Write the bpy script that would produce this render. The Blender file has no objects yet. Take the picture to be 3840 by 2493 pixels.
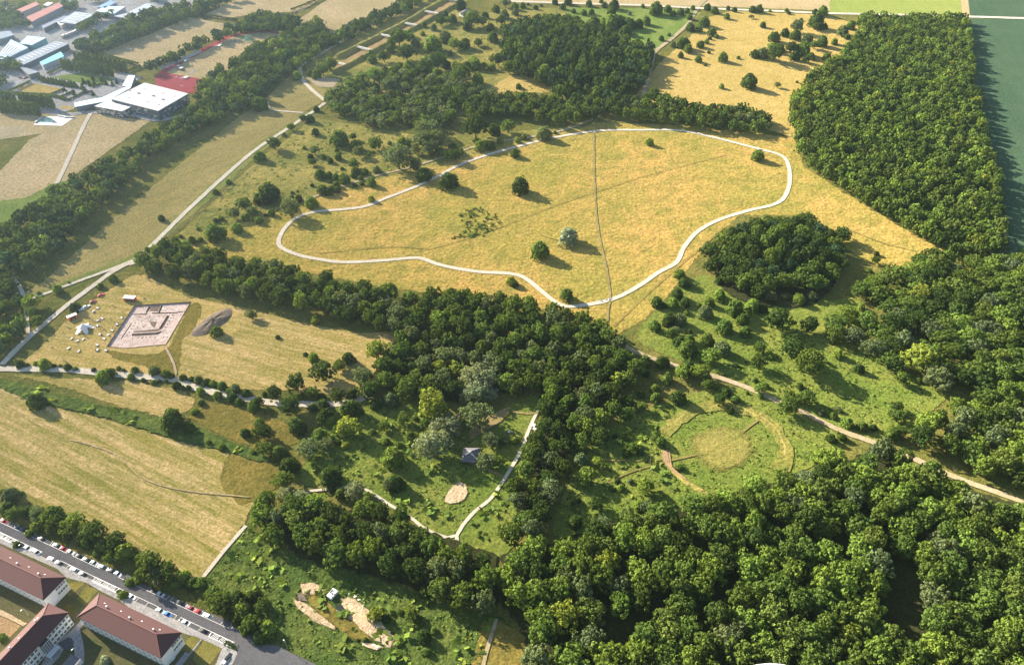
import bpy, bmesh, math, random
import numpy as np
from mathutils import Vector, Matrix
R_ = math.radians
random.seed(7); RNG = np.random.default_rng(7)
S = bpy.context.scene; COL = S.collection
# ------------------------------------------------------------ camera, light, exposure
PITCH, FOC, ALT = R_(40.0), 2950.0, 300.0
cam = bpy.data.objects.new('camera', bpy.data.cameras.new('camera')); COL.objects.link(cam)
cam.data.sensor_width = 36.0; cam.data.lens = 36.0*FOC/3840.0
cam.location = (0, 0, ALT); cam.rotation_euler = (R_(90)-PITCH, 0, 0)
cam.data.clip_start = 0.5; cam.data.clip_end = 12000
S.camera = cam
SUN_EL, SUN_AZ = R_(25.0), R_(-55.0)          # azimuth clockwise from +Y
W = bpy.data.worlds.new('World'); S.world = W; W.use_nodes = True
nt = W.node_tree; sky = nt.nodes.new('ShaderNodeTexSky'); sky.sky_type = 'NISHITA'; sky.sun_disc = False
sky.sun_elevation = SUN_EL; sky.sun_rotation = SUN_AZ % (2*math.pi)
bg = nt.nodes['Background']; bg.inputs[1].default_value = 0.055
nt.links.new(sky.outputs[0], bg.inputs[0])
sl = bpy.data.lights.new('sun', 'SUN'); sl.energy = 5.0; sl.angle = R_(0.5); sl.color = (1.0, 0.91, 0.75)
sun = bpy.data.objects.new('sun', sl); COL.objects.link(sun)
sd = Vector((math.sin(SUN_AZ)*math.cos(SUN_EL), math.cos(SUN_AZ)*math.cos(SUN_EL), math.sin(SUN_EL)))
sun.rotation_euler = (-sd).to_track_quat('-Z', 'Y').to_euler(); sun.location = sd*500+Vector((0, 500, 300))
S.view_settings.view_transform = 'Standard'; S.view_settings.look = 'None'
S.view_settings.exposure = 2.2; S.view_settings.gamma = 1.0
S.render.engine = 'CYCLES'
S.cycles.max_bounces = 5; S.cycles.diffuse_bounces = 3; S.cycles.transmission_bounces = 3; S.cycles.volume_bounces = 1
S.cycles.use_denoising = True; S.cycles.use_adaptive_sampling = False; S.cycles.sample_clamp_indirect = 6
HAZE = 0.00008

# ------------------------------------------------------------ surveying: photograph point (2380 wide) -> ground
K = 3840/2380
def P(x, y, z=0.0):
    u = (x*K-1920)/FOC; v = (1246.5-y*K)/FOC
    dy = math.cos(PITCH)+v*math.sin(PITCH); dz = -math.sin(PITCH)+v*math.cos(PITCH)
    t = (z-ALT)/dz
    return Vector((u*t, dy*t, z))
def PX(p):                                     # world -> photograph point (for sorting and labels)
    d = Vector(p)-Vector((0, 0, ALT)); c, s = math.cos(PITCH), math.sin(PITCH)
    zf = d.y*c-d.z*s; up = d.y*s+d.z*c
    return ((d.x/zf*FOC+1920)/K, (1246.5-up/zf*FOC)/K, zf)
OX, OY = (0, 595, 1190, 1785), (0, 386.1, 772.3, 1158.4)
def Z(c, x, y): return (OX['0123'.index(c[1])]+x/4, OY['ABCD'.index(c[0])]+y/4)   # quarter-sheet reading -> P coords
def ZP(c, x, y, z=0.0): return P(*Z(c, x, y), z)

# ------------------------------------------------------------ materials
def newmat(name):
    m = bpy.data.materials.new(name); m.use_nodes = True
    n = m.node_tree; n.nodes.clear()
    return m, n, n.nodes.new('ShaderNodeOutputMaterial')
def rgb(n, c):
    r = n.nodes.new('ShaderNodeRGB'); r.outputs[0].default_value = (*c, 1); return r.outputs[0]
def noise(n, vec, scale, detail=3, rough=.55, dist=0.0):
    t = n.nodes.new('ShaderNodeTexNoise'); t.inputs['Scale'].default_value = scale
    t.inputs['Detail'].default_value = detail; t.inputs['Roughness'].default_value = rough; t.inputs['Distortion'].default_value = dist
    n.links.new(vec, t.inputs['Vector']); return t.outputs[0]
def ramp(n, fac, a, b):
    t = n.nodes.new('ShaderNodeMapRange'); t.inputs[1].default_value = a; t.inputs[2].default_value = b
    n.links.new(fac, t.inputs[0]); return t.outputs[0]
def mix(n, fac, a, b, mode='MIX'):
    t = n.nodes.new('ShaderNodeMix'); t.data_type = 'RGBA'; t.blend_type = mode
    if hasattr(fac, 'links'): n.links.new(fac, t.inputs[0])
    else: t.inputs[0].default_value = fac
    for s, v in ((6, a), (7, b)):
        if hasattr(v, 'links'): n.links.new(v, t.inputs[s])
        else: t.inputs[s].default_value = (*v, 1)
    return t.outputs[2]
def math_(n, op, a, b=None):
    t = n.nodes.new('ShaderNodeMath'); t.operation = op
    for i, v in enumerate((a, b)):
        if v is None: continue
        if hasattr(v, 'links'): n.links.new(v, t.inputs[i])
        else: t.inputs[i].default_value = v
    return t.outputs[0]
def pos(n): return n.nodes.new('ShaderNodeNewGeometry').outputs['Position']
def ground_mat(name, c1, c2, c3, big=.02, mid=.12, fine=.8, bump=.6, stripes=None, tone=.5):
    """c1/c2 alternate in broad patches, c3 shows in small flecks; stripes = (angle deg, spacing m, colour, amount)."""
    m, n, out = newmat(name); p = pos(n)
    a = ramp(n, noise(n, p, big, 4, .6), .38, .62)
    b = ramp(n, noise(n, p, mid, 4, .65, .6), .42, .66)
    f = noise(n, p, fine, 3, .7)
    col = mix(n, a, c1, c2); col = mix(n, math_(n, 'MULTIPLY', b, tone), col, c3)
    if stripes:
        ang, sp, sc, amt = stripes
        mp = n.nodes.new('ShaderNodeMapping'); mp.inputs['Rotation'].default_value = (0, 0, R_(-ang)); n.links.new(p, mp.inputs[0])
        w = n.nodes.new('ShaderNodeMapping'); w.inputs['Scale'].default_value = (.012, 1/sp, 1); n.links.new(mp.outputs[0], w.inputs[0])
        s = ramp(n, noise(n, w.outputs[0], 1.0, 4, .75, .4), .40, .62)
        br = ramp(n, noise(n, p, .25, 3, .7), .25, .6)
        col = mix(n, math_(n, 'MULTIPLY', math_(n, 'MULTIPLY', s, br), amt), col, sc)
    v = math_(n, 'ADD', math_(n, 'MULTIPLY', ramp(n, f, .25, .75), 1.0), .50)
    cc = n.nodes.new('ShaderNodeCombineXYZ')
    for i in range(3): n.links.new(v, cc.inputs[i])
    col = mix(n, 1.0, col, cc.outputs[0], 'MULTIPLY')
    d = n.nodes.new('ShaderNodeBsdfDiffuse'); d.inputs['Roughness'].default_value = .8; n.links.new(col, d.inputs[0])
    if bump:
        bp = n.nodes.new('ShaderNodeBump'); bp.inputs['Strength'].default_value = 1.0; bp.inputs['Distance'].default_value = bump
        h = math_(n, 'ADD', noise(n, p, fine*.55, 4, .7), math_(n, 'MULTIPLY', noise(n, p, mid*1.3, 3, .6), 1.2))
        n.links.new(h, bp.inputs['Height']); n.links.new(bp.outputs[0], d.inputs['Normal'])
    n.links.new(d.outputs[0], out.inputs[0]); return m
def plain_mat(name, c, rough=.7, var=.15, scale=1.0, metallic=0.0, obj_color=False, spec=.3, c2=None):
    m, n, out = newmat(name); p = pos(n)
    b = n.nodes.new('ShaderNodeBsdfPrincipled'); b.inputs['Roughness'].default_value = rough; b.inputs['Metallic'].default_value = metallic
    b.inputs['Specular IOR Level'].default_value = spec
    base = n.nodes.new('ShaderNodeObjectInfo').outputs['Color'] if obj_color else rgb(n, c)
    k = noise(n, p, scale, 4, .65)
    if c2: col = mix(n, ramp(n, k, .4, .65), base, c2)
    else:
        v = math_(n, 'ADD', math_(n, 'MULTIPLY', k, var*2), 1-var)
        cc = n.nodes.new('ShaderNodeCombineXYZ')
        for i in range(3): n.links.new(v, cc.inputs[i])
        col = mix(n, 1.0, base, cc.outputs[0], 'MULTIPLY')
    n.links.new(col, b.inputs[0]); n.links.new(b.outputs[0], out.inputs[0]); return m
def leaf_mat(name, attr=None):
    m, n, out = newmat(name); p = pos(n)
    if attr:
        a = n.nodes.new('ShaderNodeAttribute'); a.attribute_name = attr; base = a.outputs['Color']
    else: base = n.nodes.new('ShaderNodeObjectInfo').outputs['Color']
    k = noise(n, p, .45, 3, .6)
    v = math_(n, 'ADD', math_(n, 'MULTIPLY', ramp(n, k, .3, .7), .6), .7)
    cc = n.nodes.new('ShaderNodeCombineXYZ')
    for i in range(3): n.links.new(v, cc.inputs[i])
    col = mix(n, 1.0, base, cc.outputs[0], 'MULTIPLY')
    d = n.nodes.new('ShaderNodeBsdfDiffuse'); n.links.new(col, d.inputs[0])
    t = n.nodes.new('ShaderNodeBsdfTranslucent'); n.links.new(mix(n, 1.0, col, (1.25, 1.15, .45), 'MULTIPLY'), t.inputs[0])
    ms = n.nodes.new('ShaderNodeMixShader'); ms.inputs[0].default_value = .30
    n.links.new(d.outputs[0], ms.inputs[1]); n.links.new(t.outputs[0], ms.inputs[2]); n.links.new(ms.outputs[0], out.inputs[0]); return m
M = {}
GOLD, GOLD2, STRAW, OLIVE, GREEN, DGREEN = (.44, .28, .082), (.37, .255, .068), (.52, .375, .16), (.17, .155, .04), (.115, .145, .032), (.045, .075, .018)
M['ground'] = ground_mat('rough_grass', (.12, .125, .03), (.20, .17, .048), (.06, .085, .02), .03, .15, .7, .8)
M['meadow'] = ground_mat('dry_meadow', (.45, .29, .085), (.32, .255, .060), (.20, .19, .040), .014, .08, .5, .9, tone=.75)
M['pasture'] = ground_mat('pale_pasture', (.47, .33, .115), (.40, .29, .09), (.27, .22, .055), .02, .12, .6, .5)
M['scrubland'] = ground_mat('scrub_meadow', (.34, .27, .08), (.20, .19, .05), (.11, .13, .03), .03, .16, .7, .7)
M['strip'] = ground_mat('hay_strip', (.30, .235, .085), (.25, .20, .07), (.16, .16, .05), .02, .12, .7, .4, (48, 6, (.40, .31, .13), .35))
M['mown'] = ground_mat('mown_field', (.36, .265, .085), (.27, .22, .06), (.17, .17, .04), .02, .10, .8, .25, (-20, 3.2, (.56, .39, .19), .75))
M['dig_field'] = ground_mat('mown_dig_field', (.42, .30, .10), (.30, .24, .062), (.19, .18, .04), .025, .10, .8, .25, (-12, 2.6, (.58, .41, .19), .7))
M['stripes'] = ground_mat('striped_hay_field', (.22, .20, .045), (.29, .23, .065), (.15, .16, .032), .018, .08, .9, .2, (-28, 4.2, (.55, .385, .19), .95))
M['olive'] = ground_mat('olive_rough', (.17, .14, .034), (.24, .18, .045), (.10, .10, .024), .04, .2, .8, .5)
M['lushgreen'] = ground_mat('lush_green', (.15, .215, .045), (.20, .24, .06), (.10, .15, .03), .03, .1, .8, .4)
M['lushgreen2'] = ground_mat('verge_green', (.17, .20, .05), (.26, .235, .07), (.11, .14, .03), .03, .12, .8, .5)
M['rampart_green'] = ground_mat('rampart_grass', (.135, .18, .032), (.20, .21, .045), (.08, .115, .02), .035, .2, .8, .6)
M['rampart_green2'] = ground_mat('rampart_margin', (.30, .25, .07), (.22, .21, .05), (.10, .12, .025), .05, .3, .9, .5)
M['rough_green'] = ground_mat('nettle_green', (.075, .115, .026), (.13, .155, .036), (.04, .07, .016), .05, .2, .7, 1.0)
M['cereal'] = ground_mat('blue_green_cereal', (.050, .088, .050), (.064, .104, .058), (.042, .076, .044), .01, .05, .6, .2, (75, 5, (.075, .12, .07), .5))
M['lime_field'] = ground_mat('lime_cereal', (.20, .27, .05), (.25, .28, .07), (.17, .23, .05), .008, .05, .6, .15, (80, 6, (.30, .31, .09), .6))
M['beige'] = ground_mat('stubble', (.46, .34, .19), (.38, .29, .15), (.32, .26, .13), .01, .06, .5, .2)
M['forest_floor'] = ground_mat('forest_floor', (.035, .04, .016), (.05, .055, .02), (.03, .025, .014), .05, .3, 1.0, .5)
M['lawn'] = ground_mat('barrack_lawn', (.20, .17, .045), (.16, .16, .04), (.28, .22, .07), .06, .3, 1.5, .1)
M['shade_lawn'] = ground_mat('shade_toned_lawn', (.12, .11, .05), (.09, .10, .035), (.17, .13, .07), .06, .3, 1.5, .1)  # darker copy of the barrack lawn, courtyard shade put into its colour
M['gravel'] = ground_mat('pale_gravel', (.56, .49, .39), (.62, .55, .45), (.44, .37, .27), .05, .4, 2.0, .05)
M['dirt_track'] = ground_mat('dirt_track', (.46, .35, .24), (.36, .29, .17), (.25, .23, .10), .06, .4, 2.0, .1)
M['worn'] = ground_mat('trodden_grass', (.33, .25, .11), (.26, .21, .08), (.15, .15, .045), .05, .3, 1.5, .2)
M['worn2'] = ground_mat('thin_trail', (.27, .21, .075), (.22, .185, .06), (.13, .13, .035), .05, .3, 1.5, .2)
M['dry_spot'] = ground_mat('dry_spot', (.27, .225, .065), (.23, .205, .055), (.14, .16, .036), .05, .25, 1.0, .4)
M['earth'] = ground_mat('bare_earth', (.40, .25, .14), (.34, .23, .12), (.22, .19, .07), .06, .3, 1.5, .2)
M['soil'] = ground_mat('excavated_soil', (.70, .57, .50), (.60, .47, .41), (.40, .29, .24), .09, .35, 1.6, .15, tone=.8)
M['dark_soil'] = ground_mat('dark_soil', (.20, .15, .115), (.25, .185, .14), (.15, .11, .085), .1, .4, 1.6, .15)
M['heap'] = ground_mat('grey_topsoil', (.21, .165, .125), (.26, .20, .15), (.15, .12, .09), .1, .5, 1.8, .4)
M['sand'] = ground_mat('sandy_soil', (.62, .47, .31), (.55, .40, .25), (.33, .25, .12), .08, .35, 1.4, .45)
M['asphalt'] = ground_mat('asphalt', (.125, .12, .125), (.15, .142, .145), (.10, .096, .10), .04, .3, 2.5, .02)
M['paving'] = ground_mat('concrete_paving', (.42, .39, .37), (.36, .335, .32), (.30, .28, .27), .05, .4, 2.0, .02)
M['yard'] = ground_mat('pale_yard', (.40, .37, .355), (.34, .315, .30), (.26, .23, .20), .01, .06, .4, .02)
M['clay_track'] = ground_mat('red_track', (.36, .075, .085), (.33, .07, .08), (.38, .10, .10), .02, .2, 1.5, .02)
M['pond'] = plain_mat('dark_water', (.02, .025, .02), .1, .1, .2)
M['pool'] = plain_mat('green_water', (.16, .34, .28), .15, .1, .2)
M['line'] = plain_mat('road_paint', (.62, .60, .58), .7, .2, 1.5)
M['leaf'] = leaf_mat('foliage'); M['leafmass'] = leaf_mat('foliage_mass', 'tint')
M['bark'] = plain_mat('bark', (.10, .075, .05), .9, .3, 3.0)
M['tile'] = plain_mat('red_brown_roof_tile', (.088, .040, .038), .75, .22, 2.5, spec=.2)
M['ridge'] = plain_mat('ridge_tile', (.15, .07, .06), .8, .2, 2.0)
M['white_wall'] = plain_mat('white_render', (.60, .60, .59), .8, .06, .4)
M['glass'] = plain_mat('window_glass', (.025, .035, .04), .3, .2, 2.0, spec=.4)
M['green_panel'] = plain_mat('green_panel', (.06, .10, .07), .5, .2, 2.0)
M['white_metal'] = plain_mat('white_metal', (.62, .62, .62), .5, .06, 1.0)
M['grey_metal'] = plain_mat('grey_metal', (.38, .39, .40), .5, .12, 1.0)
M['concrete'] = plain_mat('concrete', (.50, .48, .44), .85, .15, .6)
M['paint'] = plain_mat('car_paint', (1, 1, 1), .28, .03, .5, obj_color=True, spec=.4)
M['rubber'] = plain_mat('rubber', (.02, .02, .02), .8, .1, 3)
M['lamp_lens'] = plain_mat('lamp_lens', (.7, .7, .68), .2, .05, 3)
M['cloth'] = plain_mat('clothes', (1, 1, 1), .9, .1, 3, obj_color=True)
M['trousers'] = plain_mat('dark_trousers', (.05, .05, .07), .9, .2, 3)
M['skin'] = plain_mat('skin_and_hair', (.32, .19, .13), .7, .2, 8)
M['canvas'] = plain_mat('white_canvas', (.60, .60, .61), .8, .05, .6)
M['table_top'] = plain_mat('pale_table_top', (.42, .43, .45), .7, .1, 2)
M['wood'] = plain_mat('weathered_timber', (.17, .14, .115), .85, .3, 2.0)
M['shingle'] = plain_mat('grey_shingle', (.12, .115, .125), .7, .25, 1.5, spec=.25)
M['tint'] = plain_mat('tinted_sheet', (1, 1, 1), .85, .14, .25, obj_color=True, spec=.05)
M['net'] = plain_mat('green_net', (.10, .36, .30), .8, .1, 1)
M['facade'] = plain_mat('dark_blue_cladding', (.055, .075, .11), .5, .3, .15, c2=(.10, .13, .18))
M['roof_white'] = plain_mat('pale_roof_membrane', (.30, .30, .31), .8, .05, .05)

# ------------------------------------------------------------ mesh helpers
def tag(o, label=None, cat=None, group=None, kind=None):
    if label: o['label'] = label
    if cat: o['category'] = cat
    if group: o['group'] = group
    if kind: o['kind'] = kind
    return o
def link(name, me, mat=None, parent=None, loc=None, rz=None):
    o = bpy.data.objects.new(name, me); COL.objects.link(o)
    if mat is not None:
        for mm in (mat if isinstance(mat, (list, tuple)) else [mat]): me.materials.append(mm)
    if parent is not None: o.parent = parent
    if loc is not None: o.location = loc
    if rz is not None: o.rotation_euler = (0, 0, rz)
    return o
def from_bm(name, bm, mat=None, parent=None, loc=None, rz=None, smooth=False):
    me = bpy.data.meshes.new(name); bm.normal_update(); bm.to_mesh(me); bm.free()
    if smooth: me.polygons.foreach_set('use_smooth', [True]*len(me.polygons))
    return link(name, me, mat, parent, loc, rz)
def thing(name, label, cat, loc=(0, 0, 0), rz=0.0, group=None):
    o = bpy.data.objects.new(name, None); COL.objects.link(o); o.location = loc; o.rotation_euler = (0, 0, rz)
    o.empty_display_size = .5
    return tag(o, label, cat, group)
def dup(root, loc, rz=None, scale=None, label=None, group=None, color=None):
    r = root.copy(); COL.objects.link(r); r.location = loc
    if rz is not None: r.rotation_euler = (0, 0, rz)
    if scale is not None: r.scale = scale
    if label: r['label'] = label
    if group: r['group'] = group
    if color: r.color = color
    for ch in KIDS.get(root.name) or kids(root):
        c = ch.copy(); COL.objects.link(c); c.parent = r
        if color: c.color = color
        for g in KIDS.get(ch.name) or kids(ch):
            d = g.copy(); COL.objects.link(d); d.parent = c
    return r
KIDS = {}
def kids(o):
    if o.name not in KIDS: KIDS[o.name] = list(o.children)
    return KIDS[o.name]
def box(bm, x0, x1, y0, y1, z0, z1, mi=0):
    v = [bm.verts.new((x, y, z)) for z in (z0, z1) for y in (y0, y1) for x in (x0, x1)]
    for f in ((0, 2, 3, 1), (4, 5, 7, 6), (0, 1, 5, 4), (2, 6, 7, 3), (0, 4, 6, 2), (1, 3, 7, 5)):
        bm.faces.new([v[i] for i in f]).material_index = mi
def boxo(name, x0, x1, y0, y1, z0, z1, mat, parent=None, bev=0.0):
    bm = bmesh.new(); box(bm, x0, x1, y0, y1, z0, z1)
    if bev: bmesh.ops.bevel(bm, geom=bm.edges[:], offset=bev, segments=1, affect='EDGES')
    return from_bm(name, bm, mat, parent)
def cyl(bm, p0, p1, r0, r1, n=8, mi=0, cap=True):
    p0, p1 = Vector(p0), Vector(p1); q = (p1-p0).to_track_quat('Z', 'Y')
    a = [bm.verts.new(p0+q @ Vector((r0*math.cos(t), r0*math.sin(t), 0))) for t in [2*math.pi*i/n for i in range(n)]]
    b = [bm.verts.new(p1+q @ Vector((r1*math.cos(t), r1*math.sin(t), 0))) for t in [2*math.pi*i/n for i in range(n)]]
    for i in range(n): bm.faces.new([a[i], a[(i+1) % n], b[(i+1) % n], b[i]]).material_index = mi
    if cap:
        bm.faces.new(b).material_index = mi; bm.faces.new(a[::-1]).material_index = mi
def prism(name, pts, z0, z1, mat, parent=None, origin=(0, 0)):
    """Upright prism over a world outline."""
    bm = bmesh.new(); ox, oy = origin
    a = [bm.verts.new((p[0]-ox, p[1]-oy, z0)) for p in pts]; b = [bm.verts.new((p[0]-ox, p[1]-oy, z1)) for p in pts]
    n = len(pts)
    for i in range(n): bm.faces.new([a[i], a[(i+1) % n], b[(i+1) % n], b[i]])
    bm.faces.new(b); bm.faces.new(a[::-1]); bmesh.ops.recalc_face_normals(bm, faces=bm.faces[:])
    return from_bm(name, bm, mat, parent)
def catmull(pts, step=3.0, closed=False):
    out = []; n = len(pts); rng = range(n if closed else n-1)
    g = (lambda i: pts[i % n]) if closed else (lambda i: pts[max(0, min(n-1, i))])
    for i in rng:
        p0, p1, p2, p3 = (Vector(g(j)) for j in (i-1, i, i+1, i+2))
        m = max(1, int((p2-p1).length/step))
        for k in range(m):
            t = k/m
            out.append(.5*((2*p1)+(p2-p0)*t+(2*p0-5*p1+4*p2-p3)*t*t+(3*p1-p0-3*p2+p3)*t**3))
    if not closed: out.append(Vector(pts[-1]))
    return out
def rough_ring(pts, jit, step=2.2, smooth=False):
    ring = []
    if smooth: base = catmull(pts, step, True)
    else:
        base = []
        for i, p in enumerate(pts):
            q = pts[(i+1) % len(pts)]; m = max(1, int((Vector(q)-Vector(p)).length/step))
            base += [Vector(p).lerp(Vector(q), k/m) for k in range(m)]
    for p in base: ring.append(Vector((p.x+random.uniform(-jit, jit), p.y+random.uniform(-jit, jit), p.z)))
    return ring
def soft_of(mat, cache={}):
    """The same ground cover thinning out raggedly toward the rim of its patch."""
    if mat.name in cache: return cache[mat.name]
    m = mat.copy(); n = m.node_tree; out = next(x for x in n.nodes if x.type == 'OUTPUT_MATERIAL'); src = out.inputs[0].links[0].from_socket
    a = n.nodes.new('ShaderNodeAttribute'); a.attribute_name = 'cover'; p = pos(n)
    k = math_(n, 'ADD', math_(n, 'MULTIPLY', a.outputs['Fac'], 1.3), math_(n, 'MULTIPLY', noise(n, p, .35, 5, .7), 1.1))
    t = n.nodes.new('ShaderNodeBsdfTransparent'); ms = n.nodes.new('ShaderNodeMixShader'); n.links.new(ramp(n, k, .75, 1.15), ms.inputs[0])
    n.links.new(t.outputs[0], ms.inputs[1]); n.links.new(src, ms.inputs[2]); n.links.new(ms.outputs[0], out.inputs[0]); cache[mat.name] = m; return m
def soft(name, pts, mat, label, core=.5, grow=1.12):
    z = LAYER[0]; LAYER[0] += .007; w = catmull([P(*p) for p in pts], 2.5, True); c = sum(w, Vector())/len(w); bm = bmesh.new(); rows = []
    for f in (grow, core, .02): rows.append([bm.verts.new(((c+(p-c)*f).x, (c+(p-c)*f).y, z)) for p in w])
    n = len(w)
    for a, b in zip(rows, rows[1:]):
        for i in range(n): bm.faces.new([a[i], a[(i+1) % n], b[(i+1) % n], b[i]])
    if sum((bm.faces.ensure_lookup_table(), f.normal_update(), f.normal.z)[2] for f in bm.faces) < 0: bmesh.ops.reverse_faces(bm, faces=bm.faces[:])
    o = from_bm(name, bm, soft_of(M[mat])); at = o.data.attributes.new('cover', 'FLOAT', 'POINT'); at.data.foreach_set('value', [0.0]*n+[1.0]*(2*n))
    return tag(o, label, None, None, 'structure')
LAYER = [0.03]
def sheet(name, pts, mat, z=None, jit=.5, label=None, smooth=False, holes=(), kind='structure', step=1.8, world=False):
    """A flat piece of ground over an outline read off the survey (P coordinates), edges slightly ragged."""
    if z is None: z = LAYER[0]; LAYER[0] += .007
    w = [Vector(p) for p in pts] if world else [P(*p) for p in pts]
    ring = rough_ring(w, jit, step, smooth) if jit else [Vector(p) for p in w]
    bm = bmesh.new(); edges = []
    for lp in [ring]+[list(h) for h in holes]:
        vs = [bm.verts.new((p[0], p[1], z)) for p in lp]
        edges += [bm.edges.new((vs[i], vs[(i+1) % len(vs)])) for i in range(len(vs))]
    bmesh.ops.triangle_fill(bm, edges=edges, use_beauty=True, use_dissolve=False)
    for f in bm.faces:
        f.normal_update()
        if f.normal.z < 0: f.normal_flip()
    o = from_bm(name, bm, mat)
    return tag(o, label, None, None, kind)
def ribbon(name, pts, width, mat, z=None, label=None, closed=False, jit=.12, world=False, kind='structure', step=3.0):
    if z is None: z = LAYER[0]; LAYER[0] += .007
    w = [Vector(p) for p in pts] if world else [P(*p) for p in pts]
    c = catmull(w, step, closed); n = len(c); bm = bmesh.new(); L = []
    for i, p in enumerate(c):
        a, b = (c[(i-1) % n], c[(i+1) % n]) if closed else (c[max(0, i-1)], c[min(n-1, i+1)])
        t = (b-a); t.z = 0; t.normalize(); nn = Vector((-t.y, t.x, 0)); hw = width/2
        L.append([bm.verts.new((*(p+nn*(s*hw+random.uniform(-jit, jit)*width*.5)).to_2d(), z)) for s in (1, -1)])
    for i in range(n if closed else n-1):
        j = (i+1) % n; bm.faces.new([L[i][0], L[i][1], L[j][1], L[j][0]])
    for f in bm.faces:
        f.normal_update()
        if f.normal.z < 0: f.normal_flip()
    o = from_bm(name, bm, mat)
    return tag(o, label, None, None, kind)
def bank(name, pts, width, height, mat, label, closed=False, rag=.15, world=False, cat='earth bank', kind=None):
    """A long earth bank with a rounded, slightly uneven profile along a line."""
    w = [Vector(p) for p in pts] if world else [P(*p) for p in pts]
    c = catmull(w, 3.0, closed); n = len(c); bm = bmesh.new(); rows = []
    prof = [(-1, -.05), (-.7, .35), (-.35, .85), (0, 1), (.35, .85), (.7, .35), (1, -.05)]
    for i, p in enumerate(c):
        a, b = (c[(i-1) % n], c[(i+1) % n]) if closed else (c[max(0, i-1)], c[min(n-1, i+1)])
        t = b-a; t.z = 0; t.normalize(); nn = Vector((-t.y, t.x, 0)); e = 1 if closed else min(1, .15+min(i, n-1-i)*.35)
        rows.append([bm.verts.new((*(p+nn*(s*width/2*random.uniform(1-rag, 1+rag))).to_2d(), max(-.05, h*e)*height*random.uniform(1-rag, 1+rag))) for s, h in prof])
    for i in range(n if closed else n-1):
        j = (i+1) % n
        for k in range(6): bm.faces.new([rows[i][k], rows[i][k+1], rows[j][k+1], rows[j][k]])
    bmesh.ops.recalc_face_normals(bm, faces=bm.faces[:])
    if sum(f.normal.z for f in bm.faces) < 0: bmesh.ops.reverse_faces(bm, faces=bm.faces[:])
    o = from_bm(name, bm, mat, smooth=True)
    return tag(o, label, cat if kind is None else None, None, kind)

# ------------------------------------------------------------ ground, fields, paths
def hole_of(pts): return [P(*p) for p in pts]
DIG = [((180+x/4.103)/K, (1050+y/4.103)/K) for x, y in ((905, 1025), (1335, 395), (2200, 340), (1815, 995), (1180, 1055))]
big = [Vector(p) for p in ((-4500, -300, 0), (4500, -300, 0), (5500, 6000, 0), (-5500, 6000, 0))]
dig_w = hole_of(DIG)
sheet('ground', big, M['ground'], 0.0, 0, 'rough grass ground running out to the far fields', holes=[dig_w], world=True)
def fld(name, pts, mat, label, jit=.7, smooth=False, **k): return sheet(name, pts, M[mat], None, jit, label, smooth, **k)
fld('field', [(1160, 0), (1940, -6), (1940, 26), (1640, 15), (1200, 8)], 'beige', 'stubble field beyond the far farm road')
fld('field', [(1300, 18), (1600, 22), (1630, 30), (1600, 60), (1560, 95), (1522, 125), (1515, 150), (1420, 90), (1340, 44)], 'lushgreen', 'bright green pasture north of the domed wood')
fld('field', [(1928, -8), (2232, -8), (2236, 34), (1928, 31)], 'lime_field', 'lime green cereal field at the top')
fld('field', [(2232, -8), (2250, -8), (2254, 37), (2236, 34)], 'beige', 'pale yellow margin between the two cereal fields')
fld('field', [(2250, -8), (2500, -8), (2500, 42), (2254, 38)], 'cereal', 'blue green cereal field beyond the farm road', .2)
fld('field', [(2235, 44), (2500, 46), (2560, 640), (2320, 640), (2240, 300)], 'cereal', 'blue green cereal field beside the plantation', .2)
fld('field', [(1480, 222), (1500, 190), (1530, 150), (1600, 90), (1650, 40), (1700, 26), (1920, 35), (2000, 60), (1960, 140), (1880, 180), (1856, 260), (1845, 320), (1780, 300), (1600, 260), (1500, 240)], 'pasture', 'golden upper pasture with scattered bushes')
fld('field', [(330, 592), (480, 560), (640, 475), (760, 440), (1000, 385), (1200, 330), (1390, 285), (1600, 292), (1790, 315), (1845, 320), (1870, 390), (1960, 445), (2080, 520), (2190, 580), (2185, 610), (2100, 628), (2040, 618), (1960, 575), (1880, 500), (1720, 500), (1640, 570), (1600, 625), (1550, 690), (1500, 740), (1430, 780), (1405, 775), (1300, 725), (1100, 690), (900, 670), (600, 610), (450, 585)], 'meadow', 'golden dry meadow inside and around the ring path')
fld('field', [(730, 275), (1000, 320), (1380, 292), (1200, 335), (1000, 388), (760, 445), (640, 480), (480, 562), (345, 590), (420, 540), (600, 372)], 'scrubland', 'yellow green scrub meadow between the lanes')
fld('field', [(40, 690), (100, 655), (250, 520), (420, 380), (560, 268), (625, 235), (705, 255), (722, 268), (600, 358), (500, 452), (330, 600), (270, 622), (130, 668), (62, 690)], 'strip', 'hay strip between the tree belt and straight gravel road')
fld('field', [(330, 586), (420, 494), (500, 420), (590, 342), (655, 298), (715, 258), (722, 268), (600, 358), (500, 452), (330, 600), (270, 622), (150, 665), (60, 695), (60, 688), (160, 652), (260, 612)], 'lushgreen2', 'green verge along the straight gravel road', 1.2)
fld('field', [(615, 232), (690, 160), (770, 190), (745, 240), (702, 262)], 'strip', 'hay paddock by the road loop')
fld('field', [(1090, 195), (1180, 175), (1285, 200), (1270, 215), (1190, 215), (1100, 225)], 'pasture', 'small pale clearing inside the upper wood', smooth=True)
fld('field', [(700, 140), (960, 10), (1010, -10), (1090, -10), (1060, 60), (900, 130), (780, 185), (740, 205)], 'scrubland', 'rough grass around the shooting range')
fld('field', [(745, 205), (900, 120), (1060, 50), (1180, 20), (1300, 20), (1360, 60), (1180, 180), (1080, 240), (900, 270)], 'scrubland', 'scrubby grass behind the shooting range')
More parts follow.
